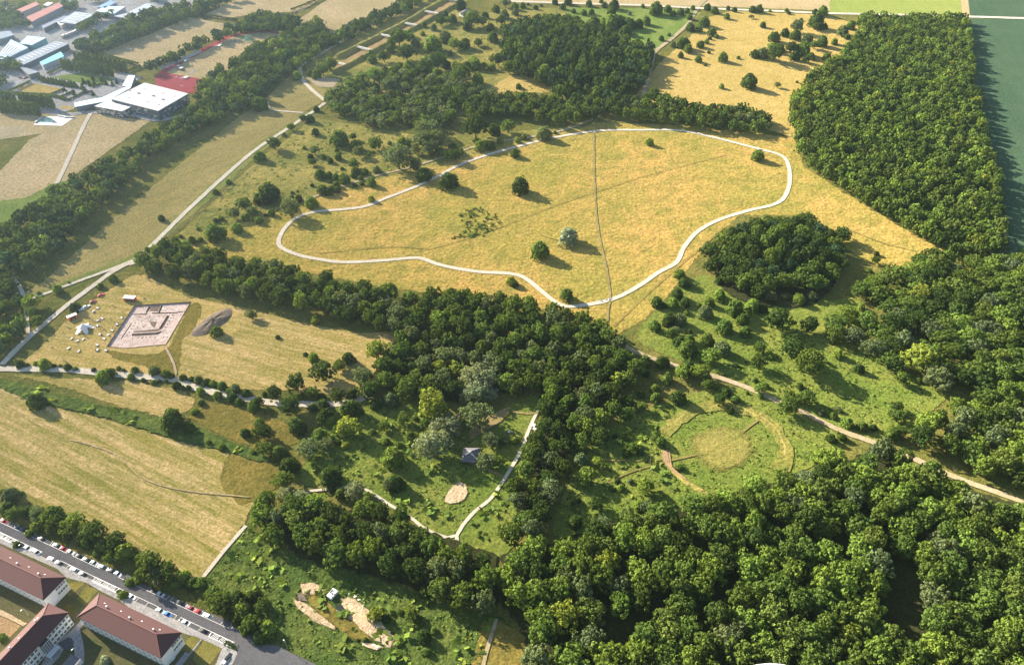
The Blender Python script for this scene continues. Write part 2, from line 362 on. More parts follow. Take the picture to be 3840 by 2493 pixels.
fld('field', [(20, 858), (60, 838), (150, 752), (240, 682), (310, 640), (335, 640), (440, 690), (560, 715), (700, 750), (840, 775), (925, 772), (890, 830), (840, 925), (740, 912), (640, 905), (560, 903), (400, 878), (100, 862)], 'dig_field', 'mown field around the excavation', holes=[dig_w])
fld('field', [(440, 692), (560, 715), (700, 750), (840, 775), (925, 772), (890, 830), (840, 925), (740, 912), (640, 905), (560, 903), (415, 878), (400, 845), (420, 780), (450, 770), (520, 790), (560, 740), (500, 705)], 'mown', 'mown field with curved swaths east of the spoil heap', smooth=True)
fld('field', [(245, 812), (300, 822), (385, 812), (440, 712), (470, 712), (450, 770), (425, 790), (410, 870), (330, 850), (270, 835)], 'olive', 'greener grass margin around the dig', smooth=True)
fld('field', [(25, 872), (100, 874), (300, 888), (420, 905), (455, 932), (440, 955), (380, 970), (280, 945), (150, 900), (90, 885)], 'mown', 'mown strip between track and grass bank')
fld('field', [(455, 935), (560, 942), (660, 980), (700, 1030), (610, 1045), (520, 1015), (440, 970)], 'olive', 'brown rough pasture below the hedged track')
fld('field', [(-30, 896), (40, 900), (62, 925), (75, 945), (120, 945), (250, 975), (400, 1022), (520, 1050), (655, 1090), (645, 1130), (590, 1168), (572, 1212), (470, 1345), (370, 1315), (300, 1265), (200, 1225), (100, 1180), (-30, 1140)], 'stripes', 'large hay field with long pale swaths')
fld('field', [(528, 1062), (560, 1052), (655, 1088), (645, 1130), (575, 1172), (540, 1160), (512, 1120)], 'olive', 'uncut olive corner of the hay field', smooth=True)
fld('field', [(470, 1350), (572, 1218), (620, 1260), (700, 1295), (900, 1345), (1000, 1395), (1120, 1425), (1170, 1440), (1230, 1480), (1220, 1570), (690, 1570), (600, 1500), (570, 1420)], 'rough_green', 'rank green herbage around the sandy pit')
fld('field', [(1120, 1450), (1160, 1440), (1230, 1480), (1225, 1570), (1090, 1570)], 'olive', 'olive grass beside the footpath at the bottom')
fld('field', [(1480, 780), (1560, 690), (1640, 640), (1760, 700), (1900, 700), (2000, 700), (2000, 790), (2060, 850), (2200, 900), (2160, 960), (2110, 1000), (2030, 1025), (1900, 970), (1700, 880), (1560, 830)], 'rampart_green', 'sunlit green glade between the woods', smooth=True)
fld('field', [(800, 940), (1000, 940), (1090, 1000), (1200, 930), (1260, 930), (1220, 1040), (1150, 1150), (1060, 1250), (940, 1200), (800, 1130), (700, 1120), (740, 1010)], 'rampart_green', 'overgrown clearing around the timber pavilion', smooth=True)
fld('field', [(1050, 1260), (1105, 1185), (1180, 1105), (1235, 1050), (1265, 1095), (1245, 1180), (1190, 1275), (1110, 1300)], 'rampart_green', 'grass slope right of the pavilion path', smooth=True)
fld('field', [(1400, 1010), (1540, 940), (1700, 900), (1850, 960), (1960, 1030), (1850, 1100), (1650, 1160), (1400, 1230), (1290, 1250), (1310, 1150)], 'rampart_green', 'grass clearing round the circular rampart', smooth=True)
fld('field', [(-20, 420), (70, 325), (200, 262), (350, 282), (280, 332), (140, 432), (-20, 490)], 'beige', 'dry sports hall meadow beside the tree belt')
fld('field', [(-20, 470), (60, 460), (130, 425), (170, 420), (100, 470), (40, 520), (-20, 530)], 'lushgreen', 'green verge at the left belt edge')
fld('field', [(240, 118), (350, 80), (440, 42), (560, 62), (480, 100), (330, 158), (250, 140)], 'beige', 'dry football pitch between the tree rows')
fld('field', [(470, 38), (570, -10), (760, -10), (700, 28), (600, 32), (520, 45)], 'beige', 'dry playing field north of the poplar belt')
fld('field', [(690, 50), (760, 0), (900, -10), (960, -10), (830, 50), (760, 92)], 'beige', 'dry meadow corner beside the far tree belt')
# town
fld('yard', [(-40, 180), (-40, 75), (180, -10), (560, -10), (440, 20), (200, 110), (170, 140), (330, 180), (300, 200), (150, 262), (60, 260), (-40, 262)], 'yard', 'pale paved yards of the industrial estate', .3)
fld('lawn', [(130, 178), (200, 168), (270, 186), (215, 200), (120, 180)], 'lushgreen', 'green lawn below the poplar rows', .2)
fld('lawn', [(-30, 262), (60, 268), (150, 262), (200, 262), (110, 310), (-30, 330)], 'beige', 'dry lawn with the pond terrace', .3)
fld('lawn', [(-30, 290), (60, 298), (40, 318), (-30, 330)], 'dirt_track', 'pink gravel court at the left edge', .2)
for q in ([(145, 246), (172, 250), (172, 256), (142, 254)], [(38, 205), (80, 195), (145, 207), (118, 223), (70, 222)], [(240, 150), (285, 162), (300, 160), (290, 170), (250, 170)], [(145, 85), (170, 75), (175, 80), (150, 92)]):
    fld('lawn', q, 'pasture', 'small dry lawn among the paved yards', .2)
# running track: two straights and two bends, true proportions
tr_c, tr_a = Vector((-286, 787, 0)), R_(69.0)
def stadium(r, half=42.2, n=24):
    pts = [(half+r*math.cos(t), r*math.sin(t)) for t in np.linspace(-math.pi/2, math.pi/2, n)]+[(-half+r*math.cos(t), r*math.sin(t)) for t in np.linspace(math.pi/2, 1.5*math.pi, n)]
    c, s = math.cos(tr_a), math.sin(tr_a)
    return [Vector((tr_c.x+x*c-y*s, tr_c.y+x*s+y*c, 0)) for x, y in pts]
sheet('running_track', stadium(44.0), M['clay_track'], None, 0, 'red athletics track beside the tree belt', world=True)
sheet('infield', stadium(36.5), M['beige'], None, 0, 'dry infield of the red athletics track', world=True)
fan = [p for p in stadium(36.4) if (p-tr_c).dot(Vector((math.cos(tr_a), math.sin(tr_a), 0))) < -50]
sheet('running_track', fan, M['clay_track'], None, 0, 'red bend area of the athletics track', world=True)
for (x, y, w, h) in ((1700, 725, 90, 16), (1790, 675, 70, 40), (1690, 800, 40, 10), (1640, 720, 40, 10)):
    q = Z('A0', x, y); sheet('sandpit', [(q[0]-w/8, q[1]+h/8), (q[0], q[1]-h/8), (q[0]+w/8, q[1]-h/8), (q[0], q[1]+h/8)], M['yard'], None, 0, 'pale landing area on the athletics bend')
# roads and paths
ring = [(650, 572), (653, 545), (672, 520), (700, 502), (740, 492), (800, 487), (850, 480), (895, 462), (945, 443), (1000, 420), (1060, 388), (1120, 365), (1190, 345), (1280, 322), (1390, 305), (1480, 303), (1575, 304), (1650, 318), (1760, 346), (1815, 362), (1832, 385), (1835, 425), (1822, 460), (1795, 477), (1740, 490), (1670, 512), (1620, 540), (1590, 575), (1572, 610), (1530, 634), (1480, 668), (1420, 697), (1340, 712), (1300, 708), (1262, 680), (1225, 650), (1190, 637), (1110, 632), (1030, 618), (985, 603), (960, 600), (890, 606), (800, 610), (740, 603), (690, 592)]
ribbon('path', ring, 3.1, M['gravel'], label='pale gravel path ringing the golden meadow', closed=True, jit=.08)
ribbon('path', [(5, 848), (60, 792), (150, 715), (230, 655), (262, 632), (330, 592), (420, 505), (500, 430), (590, 352), (660, 305), (725, 262), (755, 240)], 3.6, M['gravel'], label='straight gravel road along the hay strip')
ribbon('path', [(330, 596), (270, 622), (180, 655), (100, 685), (60, 698)], 2.6, M['gravel'], label='gravel branch toward the left wood')
fld('path', [(318, 604), (342, 590), (345, 600), (325, 612), (300, 618)], 'gravel', 'pale gravel turning place at the junction', .2)
ribbon('path', [(20, 610), (30, 640), (52, 680), (62, 730), (66, 785), (60, 795)], 2.3, M['gravel'], label='pale path at the edge of the left wood')
ribbon('path', [(-10, 858), (60, 858), (150, 860), (220, 866), (320, 875), (400, 882), (450, 900), (520, 918), (580, 928), (640, 937), (720, 940), (800, 938), (860, 920)], 4.4, M['gravel'], label='gravel lane with hedges below the excavation')
ribbon('path', [(1440, 800), (1500, 828), (1575, 852), (1650, 872), (1720, 895), (1790, 925), (1870, 960), (1950, 1000), (2030, 1028), (2120, 1065), (2225, 1112), (2310, 1142), (2400, 1175)], 3.4, M['dirt_track'], label='gravel track running through the right hand woods')
ribbon('path', [(755, 235), (720, 205), (703, 185), (698, 165), (705, 150), (760, 118), (850, 65), (940, 20), (1000, -8)], 3.6, M['gravel'], label='gravel loop road past the shooting range')
fld('path', [(705, 178), (745, 180), (790, 185), (775, 205), (740, 203)], 'dirt_track', 'pale gravel apron at the range end', .3)
ribbon('path', [(622, 238), (625, 252), (640, 258), (705, 263)], 2.2, M['gravel'], label='curved footpath across the hay strip')
ribbon('path', [(1380, 308), (1381, 400), (1386, 500), (1395, 560), (1405, 605), (1412, 640), (1418, 690), (1412, 730), (1413, 780)], 1.5, M['worn'], label='trodden line crossing the meadow to the ring path', jit=.25)
ribbon('path', [(1190+1220/4, 0+225), (1500, 200), (1512, 160), (1523, 122), (1560, 92), (1600, 55), (1625, 15), (1650, -8)], 4.2, M['dirt_track'], label='farm track beside the upper wood')
ribbon('path', [(1180, 4), (1300, 8), (1500, 14), (1620, 20), (1780, 26), (1920, 32), (2100, 36), (2250, 40), (2420, 45)], 6.0, M['gravel'], label='far farm road past the plantation')
ribbon('path', [(1370, 282), (1390, 272), (1340, 292), (1270, 312), (1200, 325)], 3.0, M['worn'], label='lane curving out of the wood')
ribbon('path', [(640, 487), (720, 462), (800, 432), (880, 408), (960, 388), (1050, 360), (1130, 335), (1260, 315), (1340, 294), (1395, 270)], 2.6, M['dirt_track'], label='lane left of the ring meadow')
ribbon('path', [(470, 1345), (520, 1282), (572, 1222)], 1.8, M['gravel'], label='straight footpath at the hay field end')
ribbon('path', [(1121, 1555), (1135, 1500), (1154, 1438)], 1.5, M['dirt_track'], label='straight footpath at the bottom')
ribbon('path', [(1262, 935), (1245, 965), (1225, 1010), (1215, 1040), (1190, 1085), (1165, 1125), (1140, 1160), (1105, 1188), (1075, 1222), (1062, 1245), (1064, 1272)], 1.7, M['gravel'], label='pale path past the pavilion')
ribbon('path', [(718, 1142), (760, 1138), (830, 1132), (870, 1150), (900, 1170), (950, 1200), (990, 1230), (1040, 1250), (1062, 1245)], 1.5, M['gravel'], label='curving footpath round the overgrown clearing')
ribbon('path', [(1090, 1075), (1140, 1095), (1170, 1110)], 1.8, M['worn'], label='short path from the pavilion')
ribbon('path', [(1260, 960), (1225, 962), (1190, 957)], 1.6, M['worn'], label='worn side path near the white tables')
ribbon('path', [(385, 807), (397, 830), (407, 855), (410, 872)], 1.3, M['dirt_track'], label='stony footpath from the dig to the lane', jit=.3)
ribbon('path', [(132, 428), (160, 370), (192, 300), (212, 262)], 3.4, M['gravel'], label='straight pale path to the sports hall')
ribbon('path', [(100, 260), (150, 268), (212, 262), (300, 268), (370, 280), (430, 268)], 6.0, M['yard'], label='curving pale path in front of the sports hall')
for pts, lab in (([(740, 590), (900, 575), (1000, 580)], 'faint trodden line in the left meadow'), ([(1000, 580), (1130, 540), (1300, 475), (1390, 445), (1500, 410), (1690, 360)], 'faint trodden line across the ring meadow'), ([(1255, 547), (1300, 560), (1395, 582)], 'pale trodden line by the white flowering bush'),
                 ([(1425, 760), (1470, 715), (1530, 660), (1600, 600), (1680, 530)], 'dark trodden line below the ring path'), ([(1960, 530), (2050, 565), (2130, 585)], 'faint trodden line toward the woods'), ([(162, 1022), (250, 1048), (288, 1072), (335, 1113), (425, 1140), (580, 1156)], 'trodden line across the hay field')):
    ribbon('path', pts, .6 if 'hay' not in lab else .7, M['worn2'] if 'hay' not in lab else M['beige'], label=lab, jit=.35)
# rampart
RC = [(1547, 1012), (1565, 985), (1590, 965), (1627, 949), (1672, 944), (1715, 949), (1762, 968), (1792, 985), (1812, 1012), (1825, 1042), (1822, 1072), (1807, 1097)]
RC2 = [(1549, 1046), (1556, 1075), (1568, 1098), (1590, 1117), (1620, 1136), (1655, 1150)]
M['ramp_top'] = ground_mat('rampart_top', (.40, .315, .10), (.34, .28, .085), (.20, .20, .05), .05, .3, .9, .4)
ribbon('path', RC, 7.0, M['rampart_green2'], label='trodden margin of the circular rampart', jit=.4)
bank('rampart', RC, 4.6, .6, M['ramp_top'], 'low circular grass rampart with dry crest', kind='structure')
bank('rampart', RC2, 4.2, .6, M['ramp_top'], 'low rampart arc at the lower gate', kind='structure')
ribbon('path', [(1553, 1072), (1600, 1062), (1660, 1048), (1700, 1025), (1740, 993), (1772, 970)], 1.2, M['worn2'], label='trodden path through the circular rampart')
ribbon('path', [(1400, 1070), (1470, 1072), (1530, 1070), (1550, 1068)], .7, M['worn2'], label='trodden line to the rampart gate', jit=.3)
ribbon('path', [(1400, 1130), (1460, 1100), (1510, 1085), (1545, 1075)], .8, M['worn2'], label='curved trodden path to the rampart gate', jit=.3)
soft('earth', [(1540, 1045), (1556, 1050), (1562, 1085), (1585, 1105), (1600, 1118), (1585, 1112), (1555, 1090), (1540, 1070)], 'earth', 'reddish worn earth at the rampart gate', .6, 1.2)
soft('dry_patch', [(1615, 1022), (1665, 1000), (1722, 1005), (1742, 1045), (1715, 1080), (1665, 1090), (1630, 1065)], 'dry_spot', 'dry yellowish patch inside the rampart', .35, 1.35)
soft('sand', [(1033, 1166), (1045, 1140), (1068, 1120), (1082, 1128), (1087, 1146), (1080, 1160), (1066, 1168), (1048, 1172)], 'sand', 'pale sand hollow in the overgrown clearing', .8, 1.1)
soft('sand', [Z('D1', *q) for q in ((420, 800), (510, 785), (620, 830), (640, 900), (560, 900), (430, 890))], 'sand', 'sandy mound end of the excavated pit', .6, 1.15)
soft('sand', [Z('D1', *q) for q in ((800, 940), (920, 935), (1000, 1050), (1130, 1170), (1250, 1250), (1310, 1310), (1240, 1390), (1140, 1330), (1040, 1250), (950, 1165), (860, 1090), (800, 1010))], 'sand', 'bare sandy slope along the excavated pit', .7, 1.1)
soft('sand', [Z('D1', *q) for q in ((350, 930), (430, 1000), (560, 1085), (740, 1195), (715, 1215), (540, 1125), (390, 1020))], 'sand', 'thin sandy strip along the lower pit side', .75, 1.15)
soft('sand', [Z('D1', *q) for q in ((970, 1340), (1040, 1345), (1180, 1385), (1120, 1410), (1030, 1385))], 'sand', 'sandy scrape at the lower pit end', .6, 1.2)
soft('pit_vegetation', [Z('D1', *q) for q in ((480, 900), (600, 910), (700, 990), (800, 1090), (900, 1140), (1000, 1230), (1060, 1310), (1000, 1330), (860, 1290), (740, 1190), (600, 1080), (500, 990))], 'olive', 'olive weeds in the middle of the sandy pit', .6, 1.15)
soft('pit_soil', [Z('D1', *q) for q in ((380, 880), (450, 900), (480, 960), (400, 950))], 'dark_soil', 'dark soil at the pit end', .5, 1.2)
sheet('water', [Z('D1', *q) for q in ((740, 990), (790, 985), (840, 1050), (830, 1100), (780, 1070), (745, 1030))], M['pond'], None, .3, 'dark pool in the sandy pit', True)
# bank beside striped field, spoil
fld('grass_bank', [(-20, 875), (30, 885), (100, 905), (200, 935), (300, 955), (380, 975), (440, 985), (520, 1020), (600, 1050), (640, 1075), (600, 1072), (520, 1048), (400, 1020), (250, 972), (120, 942), (70, 930), (-20, 895)], 'rough_green', 'green weedy bank along the hay field', .8)
soft('earth', [(1100, 985), (1150, 960), (1185, 945), (1190, 955), (1160, 985), (1110, 1015), (1085, 1030)], 'worn', 'bare sloping ground behind the pavilion', .5, 1.15)
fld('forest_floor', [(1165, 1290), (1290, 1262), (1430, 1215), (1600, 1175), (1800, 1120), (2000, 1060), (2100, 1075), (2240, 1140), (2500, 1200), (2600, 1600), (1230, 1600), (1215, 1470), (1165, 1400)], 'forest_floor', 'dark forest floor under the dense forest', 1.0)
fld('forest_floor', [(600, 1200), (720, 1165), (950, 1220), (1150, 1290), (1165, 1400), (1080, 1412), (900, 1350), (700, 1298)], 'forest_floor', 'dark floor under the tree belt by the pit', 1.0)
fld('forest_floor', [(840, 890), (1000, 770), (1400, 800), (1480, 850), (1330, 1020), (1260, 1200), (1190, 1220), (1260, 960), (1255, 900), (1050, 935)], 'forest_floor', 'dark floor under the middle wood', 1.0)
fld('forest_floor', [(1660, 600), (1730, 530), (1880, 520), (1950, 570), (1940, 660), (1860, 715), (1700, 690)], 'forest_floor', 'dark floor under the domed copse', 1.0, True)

# ------------------------------------------------------------ vegetation
def crown_arrays(seed, kind, nclump, nleaf, leaf):
    """Unit crown: width about 1 (x, y in -.5..+.5), height 0..1. Leaf clumps on puffs, puffs on an uneven shell."""
    r = np.random.default_rng(seed); C = []; lum = r.uniform(0, 6.28, 4)
    for i in range(nclump):
        if kind in ('round', 'willow'):
            th = math.acos(1-1.55*((i+.5)/nclump)); ph = i*2.39996+r.normal(0, .25); k = r.uniform(.55, 1.0)
            d = np.array([math.sin(th)*math.cos(ph), math.sin(th)*math.sin(ph), math.cos(th)])
            w = 1+.20*math.sin(2*ph+lum[0])+.14*math.sin(3*ph+lum[1])
            c = np.array([d[0]*.40*k*w/.7, d[1]*.40*k*w/.7, .56+d[2]*.36*k/.78]); pr = r.uniform(.075, .135)
        elif kind == 'bush':
            th = math.acos(1-1.0*((i+.5)/nclump)); ph = i*2.39996+r.normal(0, .2); k = r.uniform(.75, .95)
            d = np.array([math.sin(th)*math.cos(ph), math.sin(th)*math.sin(ph), math.cos(th)]); w = 1+.14*math.sin(2*ph+lum[0])+.08*math.sin(5*ph+lum[1])
            c = np.array([d[0]*.42*k*w, d[1]*.42*k*w, .10+d[2]*.76*k]); pr = r.uniform(.08, .14)
        elif kind == 'poplar':
            z = (i+.5)/nclump; ph = i*2.39996; q = .36*math.sin(math.pi*min(.95, .12+.85*z))**.6
            d = np.array([math.cos(ph), math.sin(ph), .3]); c = np.array([q*d[0], q*d[1], .05+.88*z]); pr = r.uniform(.14, .2)
        else:  # cone
            z = ((i+.5)/nclump)**1.15; ph = i*2.39996; q = .42*(1-z)+.02
            d = np.array([math.cos(ph), math.sin(ph), .5]); c = np.array([q*d[0], q*d[1], .08+.88*z]); pr = r.uniform(.08, .15)*(1.2-.5*z)
        C.append((c, d/np.linalg.norm(d), pr))
    zs = {'poplar': .5, 'bush': 1.0}.get(kind, .8)
    V = []
    for c, d, pr in C:
        n = r.normal(size=(nleaf*3, 3)); n /= np.linalg.norm(n, axis=1)[:, None]
        n = n[(n @ d) > -.25][:nleaf]; m = len(n)
        ctr = c+n*np.array([1, 1, zs])*pr*r.uniform(.75, 1.12, (m, 1))
        nn = n+r.normal(0, .28 if kind != 'willow' else .45, (m, 3)); nn /= np.linalg.norm(nn, axis=1)[:, None]
        a = np.cross(nn, r.normal(size=(m, 3))); a /= np.linalg.norm(a, axis=1)[:, None]; b = np.cross(nn, a)
        s = leaf*r.uniform(.6, 1.3, (m, 1)); asp = r.uniform(.6, 1.0, (m, 1))
        q = np.stack([ctr-a*s-b*s*asp*.6, ctr+a*s*.7-b*s*asp, ctr+a*s+b*s*asp*.7, ctr-a*s*.6+b*s*asp], 1)
        V.append(q.reshape(-1, 3))
    V = np.concatenate(V); F = np.arange(len(V)).reshape(-1, 4)
    # dark inner body so that one does not look through
    cv, cf = [], []; nu, nv = 9, 6; off = len(V)
    for j in range(nv+1):
        for i in range(nu):
            t = math.pi*j/nv; p = 2*math.pi*i/nu; k = r.uniform(.85, 1.1)
            if kind in ('round', 'willow'): cv.append((.30*k*math.sin(t)*math.cos(p), .30*k*math.sin(t)*math.sin(p), .52+.28*k*math.cos(t)))
            elif kind == 'bush': cv.append((.36*k*math.sin(t)*math.cos(p), .36*k*math.sin(t)*math.sin(p), .36+.40*k*math.cos(t)))
            elif kind == 'poplar': cv.append((.26*k*math.sin(t)*math.cos(p), .26*k*math.sin(t)*math.sin(p), .48+.42*k*math.cos(t)))
            else: q = .30*(1-j/nv)*k; cv.append((q*math.cos(p), q*math.sin(p), .05+.8*j/nv))
    for j in range(nv):
        for i in range(nu):
            a, b = off+j*nu+i, off+j*nu+(i+1) % nu; cf.append((a, a+nu, b+nu, b))
    V = np.concatenate([V, np.array(cv)]); F = np.concatenate([F, np.array(cf)])
    V[:, 2] = np.maximum(V[:, 2], .0)
    return V.astype(np.float32), F.astype(np.int32)
def mesh_np(name, V, F, tint=None):
    me = bpy.data.meshes.new(name); nf = len(F)
    me.vertices.add(len(V)); me.vertices.foreach_set('co', np.ascontiguousarray(V, np.float32).ravel())
    me.loops.add(nf*4); me.loops.foreach_set('vertex_index', np.ascontiguousarray(F, np.int32).ravel())
    me.polygons.add(nf); me.polygons.foreach_set('loop_start', np.arange(0, nf*4, 4, dtype=np.int32))
    if tint is not None:
        at = me.attributes.new('tint', 'FLOAT_COLOR', 'POINT'); at.data.foreach_set('color', np.ascontiguousarray(tint, np.float32).ravel())
    me.update(calc_edges=True); return me
HI = {'round': [crown_arrays(s, 'round', 84, 18, .040) for s in range(8)], 'willow': [crown_arrays(20+s, 'willow', 90, 18, .034) for s in range(4)],
      'bush': [crown_arrays(40+s, 'bush', 64, 16, .046) for s in range(5)], 'poplar': [crown_arrays(60+s, 'poplar', 26, 20, .075) for s in range(2)], 'cone': [crown_arrays(70+s, 'cone', 34, 18, .055) for s in range(3)]}
LO = {'round': [crown_arrays(100+s, 'round', 34, 12, .066) for s in range(10)], 'cone': [crown_arrays(140+s, 'cone', 16, 12, .08) for s in range(3)], 'willow': [crown_arrays(150+s, 'willow', 36, 12, .058) for s in range(3)], 'bush': [crown_arrays(160+s, 'bush', 14, 12, .10) for s in range(3)]}
CROWN = {k: [mesh_np(k+'_crown', *a) for a in v] for k, v in HI.items()}
for v in CROWN.values():
    for me in v: me.materials.append(M['leaf'])
def trunk_mesh():
    bm = bmesh.new(); cyl(bm, (0, 0, -.04), (0.01, 0, .34), .05, .034, 7, cap=False); cyl(bm, (.01, 0, .34), (-.01, .02, .72), .034, .012, 6, cap=False)
    for k in range(5):
        a = k*2.4+.3; cyl(bm, (0, 0, .22+.06*k), (.26*math.cos(a), .26*math.sin(a), .48+.06*k), .02, .006, 5, cap=False)
    me = bpy.data.meshes.new('trunk'); bm.to_mesh(me); bm.free(); me.materials.append(M['bark']); return me
TRUNK = trunk_mesh()
TONES = {'dark green': (.050, .080, .020), 'mid green': (.088, .132, .028), 'bright green': (.136, .196, .036), 'grey green': (.110, .142, .062), 'yellow green': (.180, .220, .038), 'olive green': (.110, .150, .034), 'pale grey green': (.190, .225, .125), 'deep blue green': (.042, .078, .036), 'white flowering': (.23, .27, .17)}
def tone_jit(t, a=.16):
    c = TONES[t]; k = random.uniform(1-a, 1+a); h = random.uniform(-.06, .06)
    return (c[0]*k*(1+h), c[1]*k, c[2]*k*(1-h), 1)
TREES = []      # (object, base label, photo x, photo y)
def add_tree(name, base, w, h, kind, tone, label, cat, group):
    """One tree: Empty at the foot > trunk, crown; a low shrub is one leafy body."""
    col = tone_jit(tone); me = random.choice(CROWN[kind]); rz = random.uniform(0, 6.28)
    if cat == 'bush':
        o = bpy.data.objects.new(name, me); COL.objects.link(o); o.color = col
    else:
        o = bpy.data.objects.new(name, None); COL.objects.link(o); o.empty_display_size = .1
        t = bpy.data.objects.new('trunk', TRUNK); COL.objects.link(t); t.parent = o
        c = bpy.data.objects.new('crown', me); COL.objects.link(c); c.parent = o; c.color = col
    o.location = base; o.rotation_euler = (0, 0, rz); sx = random.uniform(.92, 1.08); o.scale = (w*sx, w/sx, h)
    tag(o, None, cat, group); px = PX(base); TREES.append([o, label, px[0], px[1]])
    return o
def masses(name, items, label):
    """A far wood as one mass: items = (x, y, w, h, kind, tone)."""
    Vs, Fs, Ts, off = [], [], [], 0
    for x, y, w, h, kind, tone in items:
        V, F = random.choice(LO[kind]); a = random.uniform(0, 6.28); c, s = math.cos(a), math.sin(a)
        W_ = np.empty_like(V); W_[:, 0] = (V[:, 0]*c-V[:, 1]*s)*w+x; W_[:, 1] = (V[:, 0]*s+V[:, 1]*c)*w+y; W_[:, 2] = V[:, 2]*h
        Vs.append(W_); Fs.append(F+off); off += len(V); Ts.append(np.tile(np.array(tone_jit(tone, .22), np.float32), (len(V), 1)))
    me = mesh_np(name, np.concatenate(Vs), np.concatenate(Fs), np.concatenate(Ts)); me.materials.append(M['leafmass'])
    o = link(name, me); return tag(o, label, None, None, 'stuff')
def inside(p, poly):
    x, y = p; r = False; j = len(poly)-1
    for i in range(len(poly)):
        xi, yi, xj, yj = poly[i][0], poly[i][1], poly[j][0], poly[j][1]
        if (yi > y) != (yj > y) and x < (xj-xi)*(y-yi)/(yj-yi)+xi: r = not r
        j = i
    return r
def scatter(poly_p, spacing, zc=7.0, avoid=(), tries=14, holes=()):
    """Poisson-like points inside an outline of canopy read off the survey at mid-canopy height."""
    poly = [P(*p, zc*1.25 if inside((p[0], p[1]+5), poly_p) else 2.5) for p in poly_p]; xs = [p.x for p in poly]; ys = [p.y for p in poly]
    area = (max(xs)-min(xs))*(max(ys)-min(ys)); n = int(area/spacing**2*tries); cell = {}; out = []
    def near(x, y, d):
        ci, cj = int(x//spacing), int(y//spacing); k = int(d/spacing)+1
        for i in range(ci-k, ci+k+1):
            for j in range(cj-k, cj+k+1):
                for (a, b, e) in cell.get((i, j), ()):
                    if (a-x)**2+(b-y)**2 < ((d+e)/2)**2: return True
        return False
    for (a, b, e) in avoid: cell.setdefault((int(a//spacing), int(b//spacing)), []).append((a, b, e))
    for _ in range(n):
        x, y = random.uniform(min(xs), max(xs)), random.uniform(min(ys), max(ys))
        if not inside((x, y), poly) or any((x-hx)**2+(y-hy)**2 < hr*hr for hx, hy, hr in holes): continue
        d = spacing*random.uniform(.82, 1.15)
        if near(x, y, d): continue
        cell.setdefault((int(x//spacing), int(y//spacing)), []).append((x, y, d)); out.append((x, y, d))
    return out
LAND = [(1250, 520, 'in the golden ring meadow'), (1600, 330, 'at the upper edge of the ring meadow'), (870, 430, 'along the lane left of the ring meadow'), (650, 470, 'by the tall dark tree clump'), (520, 545, 'at the belt corner near the road junction'), (850, 345, 'in the dry scrub meadow'), (1000, 310, 'by the pale willow thicket'), (1140, 325, 'between the two gravel lanes'), (700, 320, 'beside the straight gravel road'), (980, 100, 'beside the shooting range bank'), (740, 160, 'at the range loop road'), (1110, 120, 'in the scrub behind the shooting range'), (900, 210, 'in the scrub wood below the range'), (1400, 25, 'along the far farm road'), (1500, 60, 'around the bright green pasture'), (1620, 60, 'beside the track to the far crossroads'), (1660, 150, 'on the upper golden pasture'), (1850, 110, 'in the thicket beside the plantation'), (1900, 40, 'by the far road near the plantation'), (1600, 680, 'on the slope below the domed copse'), (1750, 760, 'in the scrub under the domed copse'), (1990, 860, 'on the sunny glade beside the woods'), (1830, 930, 'along the woodland gravel track'), (2040, 1010, 'along the track near the lower forest'), (1680, 940, 'on the upper side of the round rampart'), (1530, 1015, 'by the gate of the round rampart'), (1390, 1100, 'in the shaded clearing left of the rampart'), (1480, 940, 'above the shaded clearing'), (1100, 1050, 'near the dark timber pavilion'), (1010, 1130, 'round the sand hollow'), (840, 1060, 'in the overgrown clearing'), (700, 960, 'by the hedged lane'), (590, 1000, 'on the brown rough pasture'), (770, 850, 'on the mown field by the middle wood'), (500, 770, 'beside the grey spoil heap'), (180, 720, 'beside the parked row at the excavation'), (100, 680, 'near the road fork'), (60, 740, 'by the path at the left wood'), (250, 860, 'along the lane below the excavation'), (450, 900, 'on the bend of the hedged lane'), (90, 930, 'on the grass bank of the hay field'), (400, 985, 'at the middle of the grass bank'), (100, 1210, 'in the roadside hedge above the car park'), (330, 1310, 'in the roadside hedge by the hay field'), (530, 1390, 'in the hedge by the turning area'), (880, 1430, 'around the sandy pit'), (1020, 1470, 'on the rank grass by the footpath'), (1430, 1190, 'at the clearing edge by the forest'), (20, 800, 'in the left corner copse'), (980, 970, 'in the pale willow grove'), (1000, 900, 'in the middle wood'), (1700, 600, 'at the foot of the domed copse')]
def where(px, py): return min(LAND, key=lambda l: (l[0]-px)**2+(1.6*(l[1]-py))**2)[2]
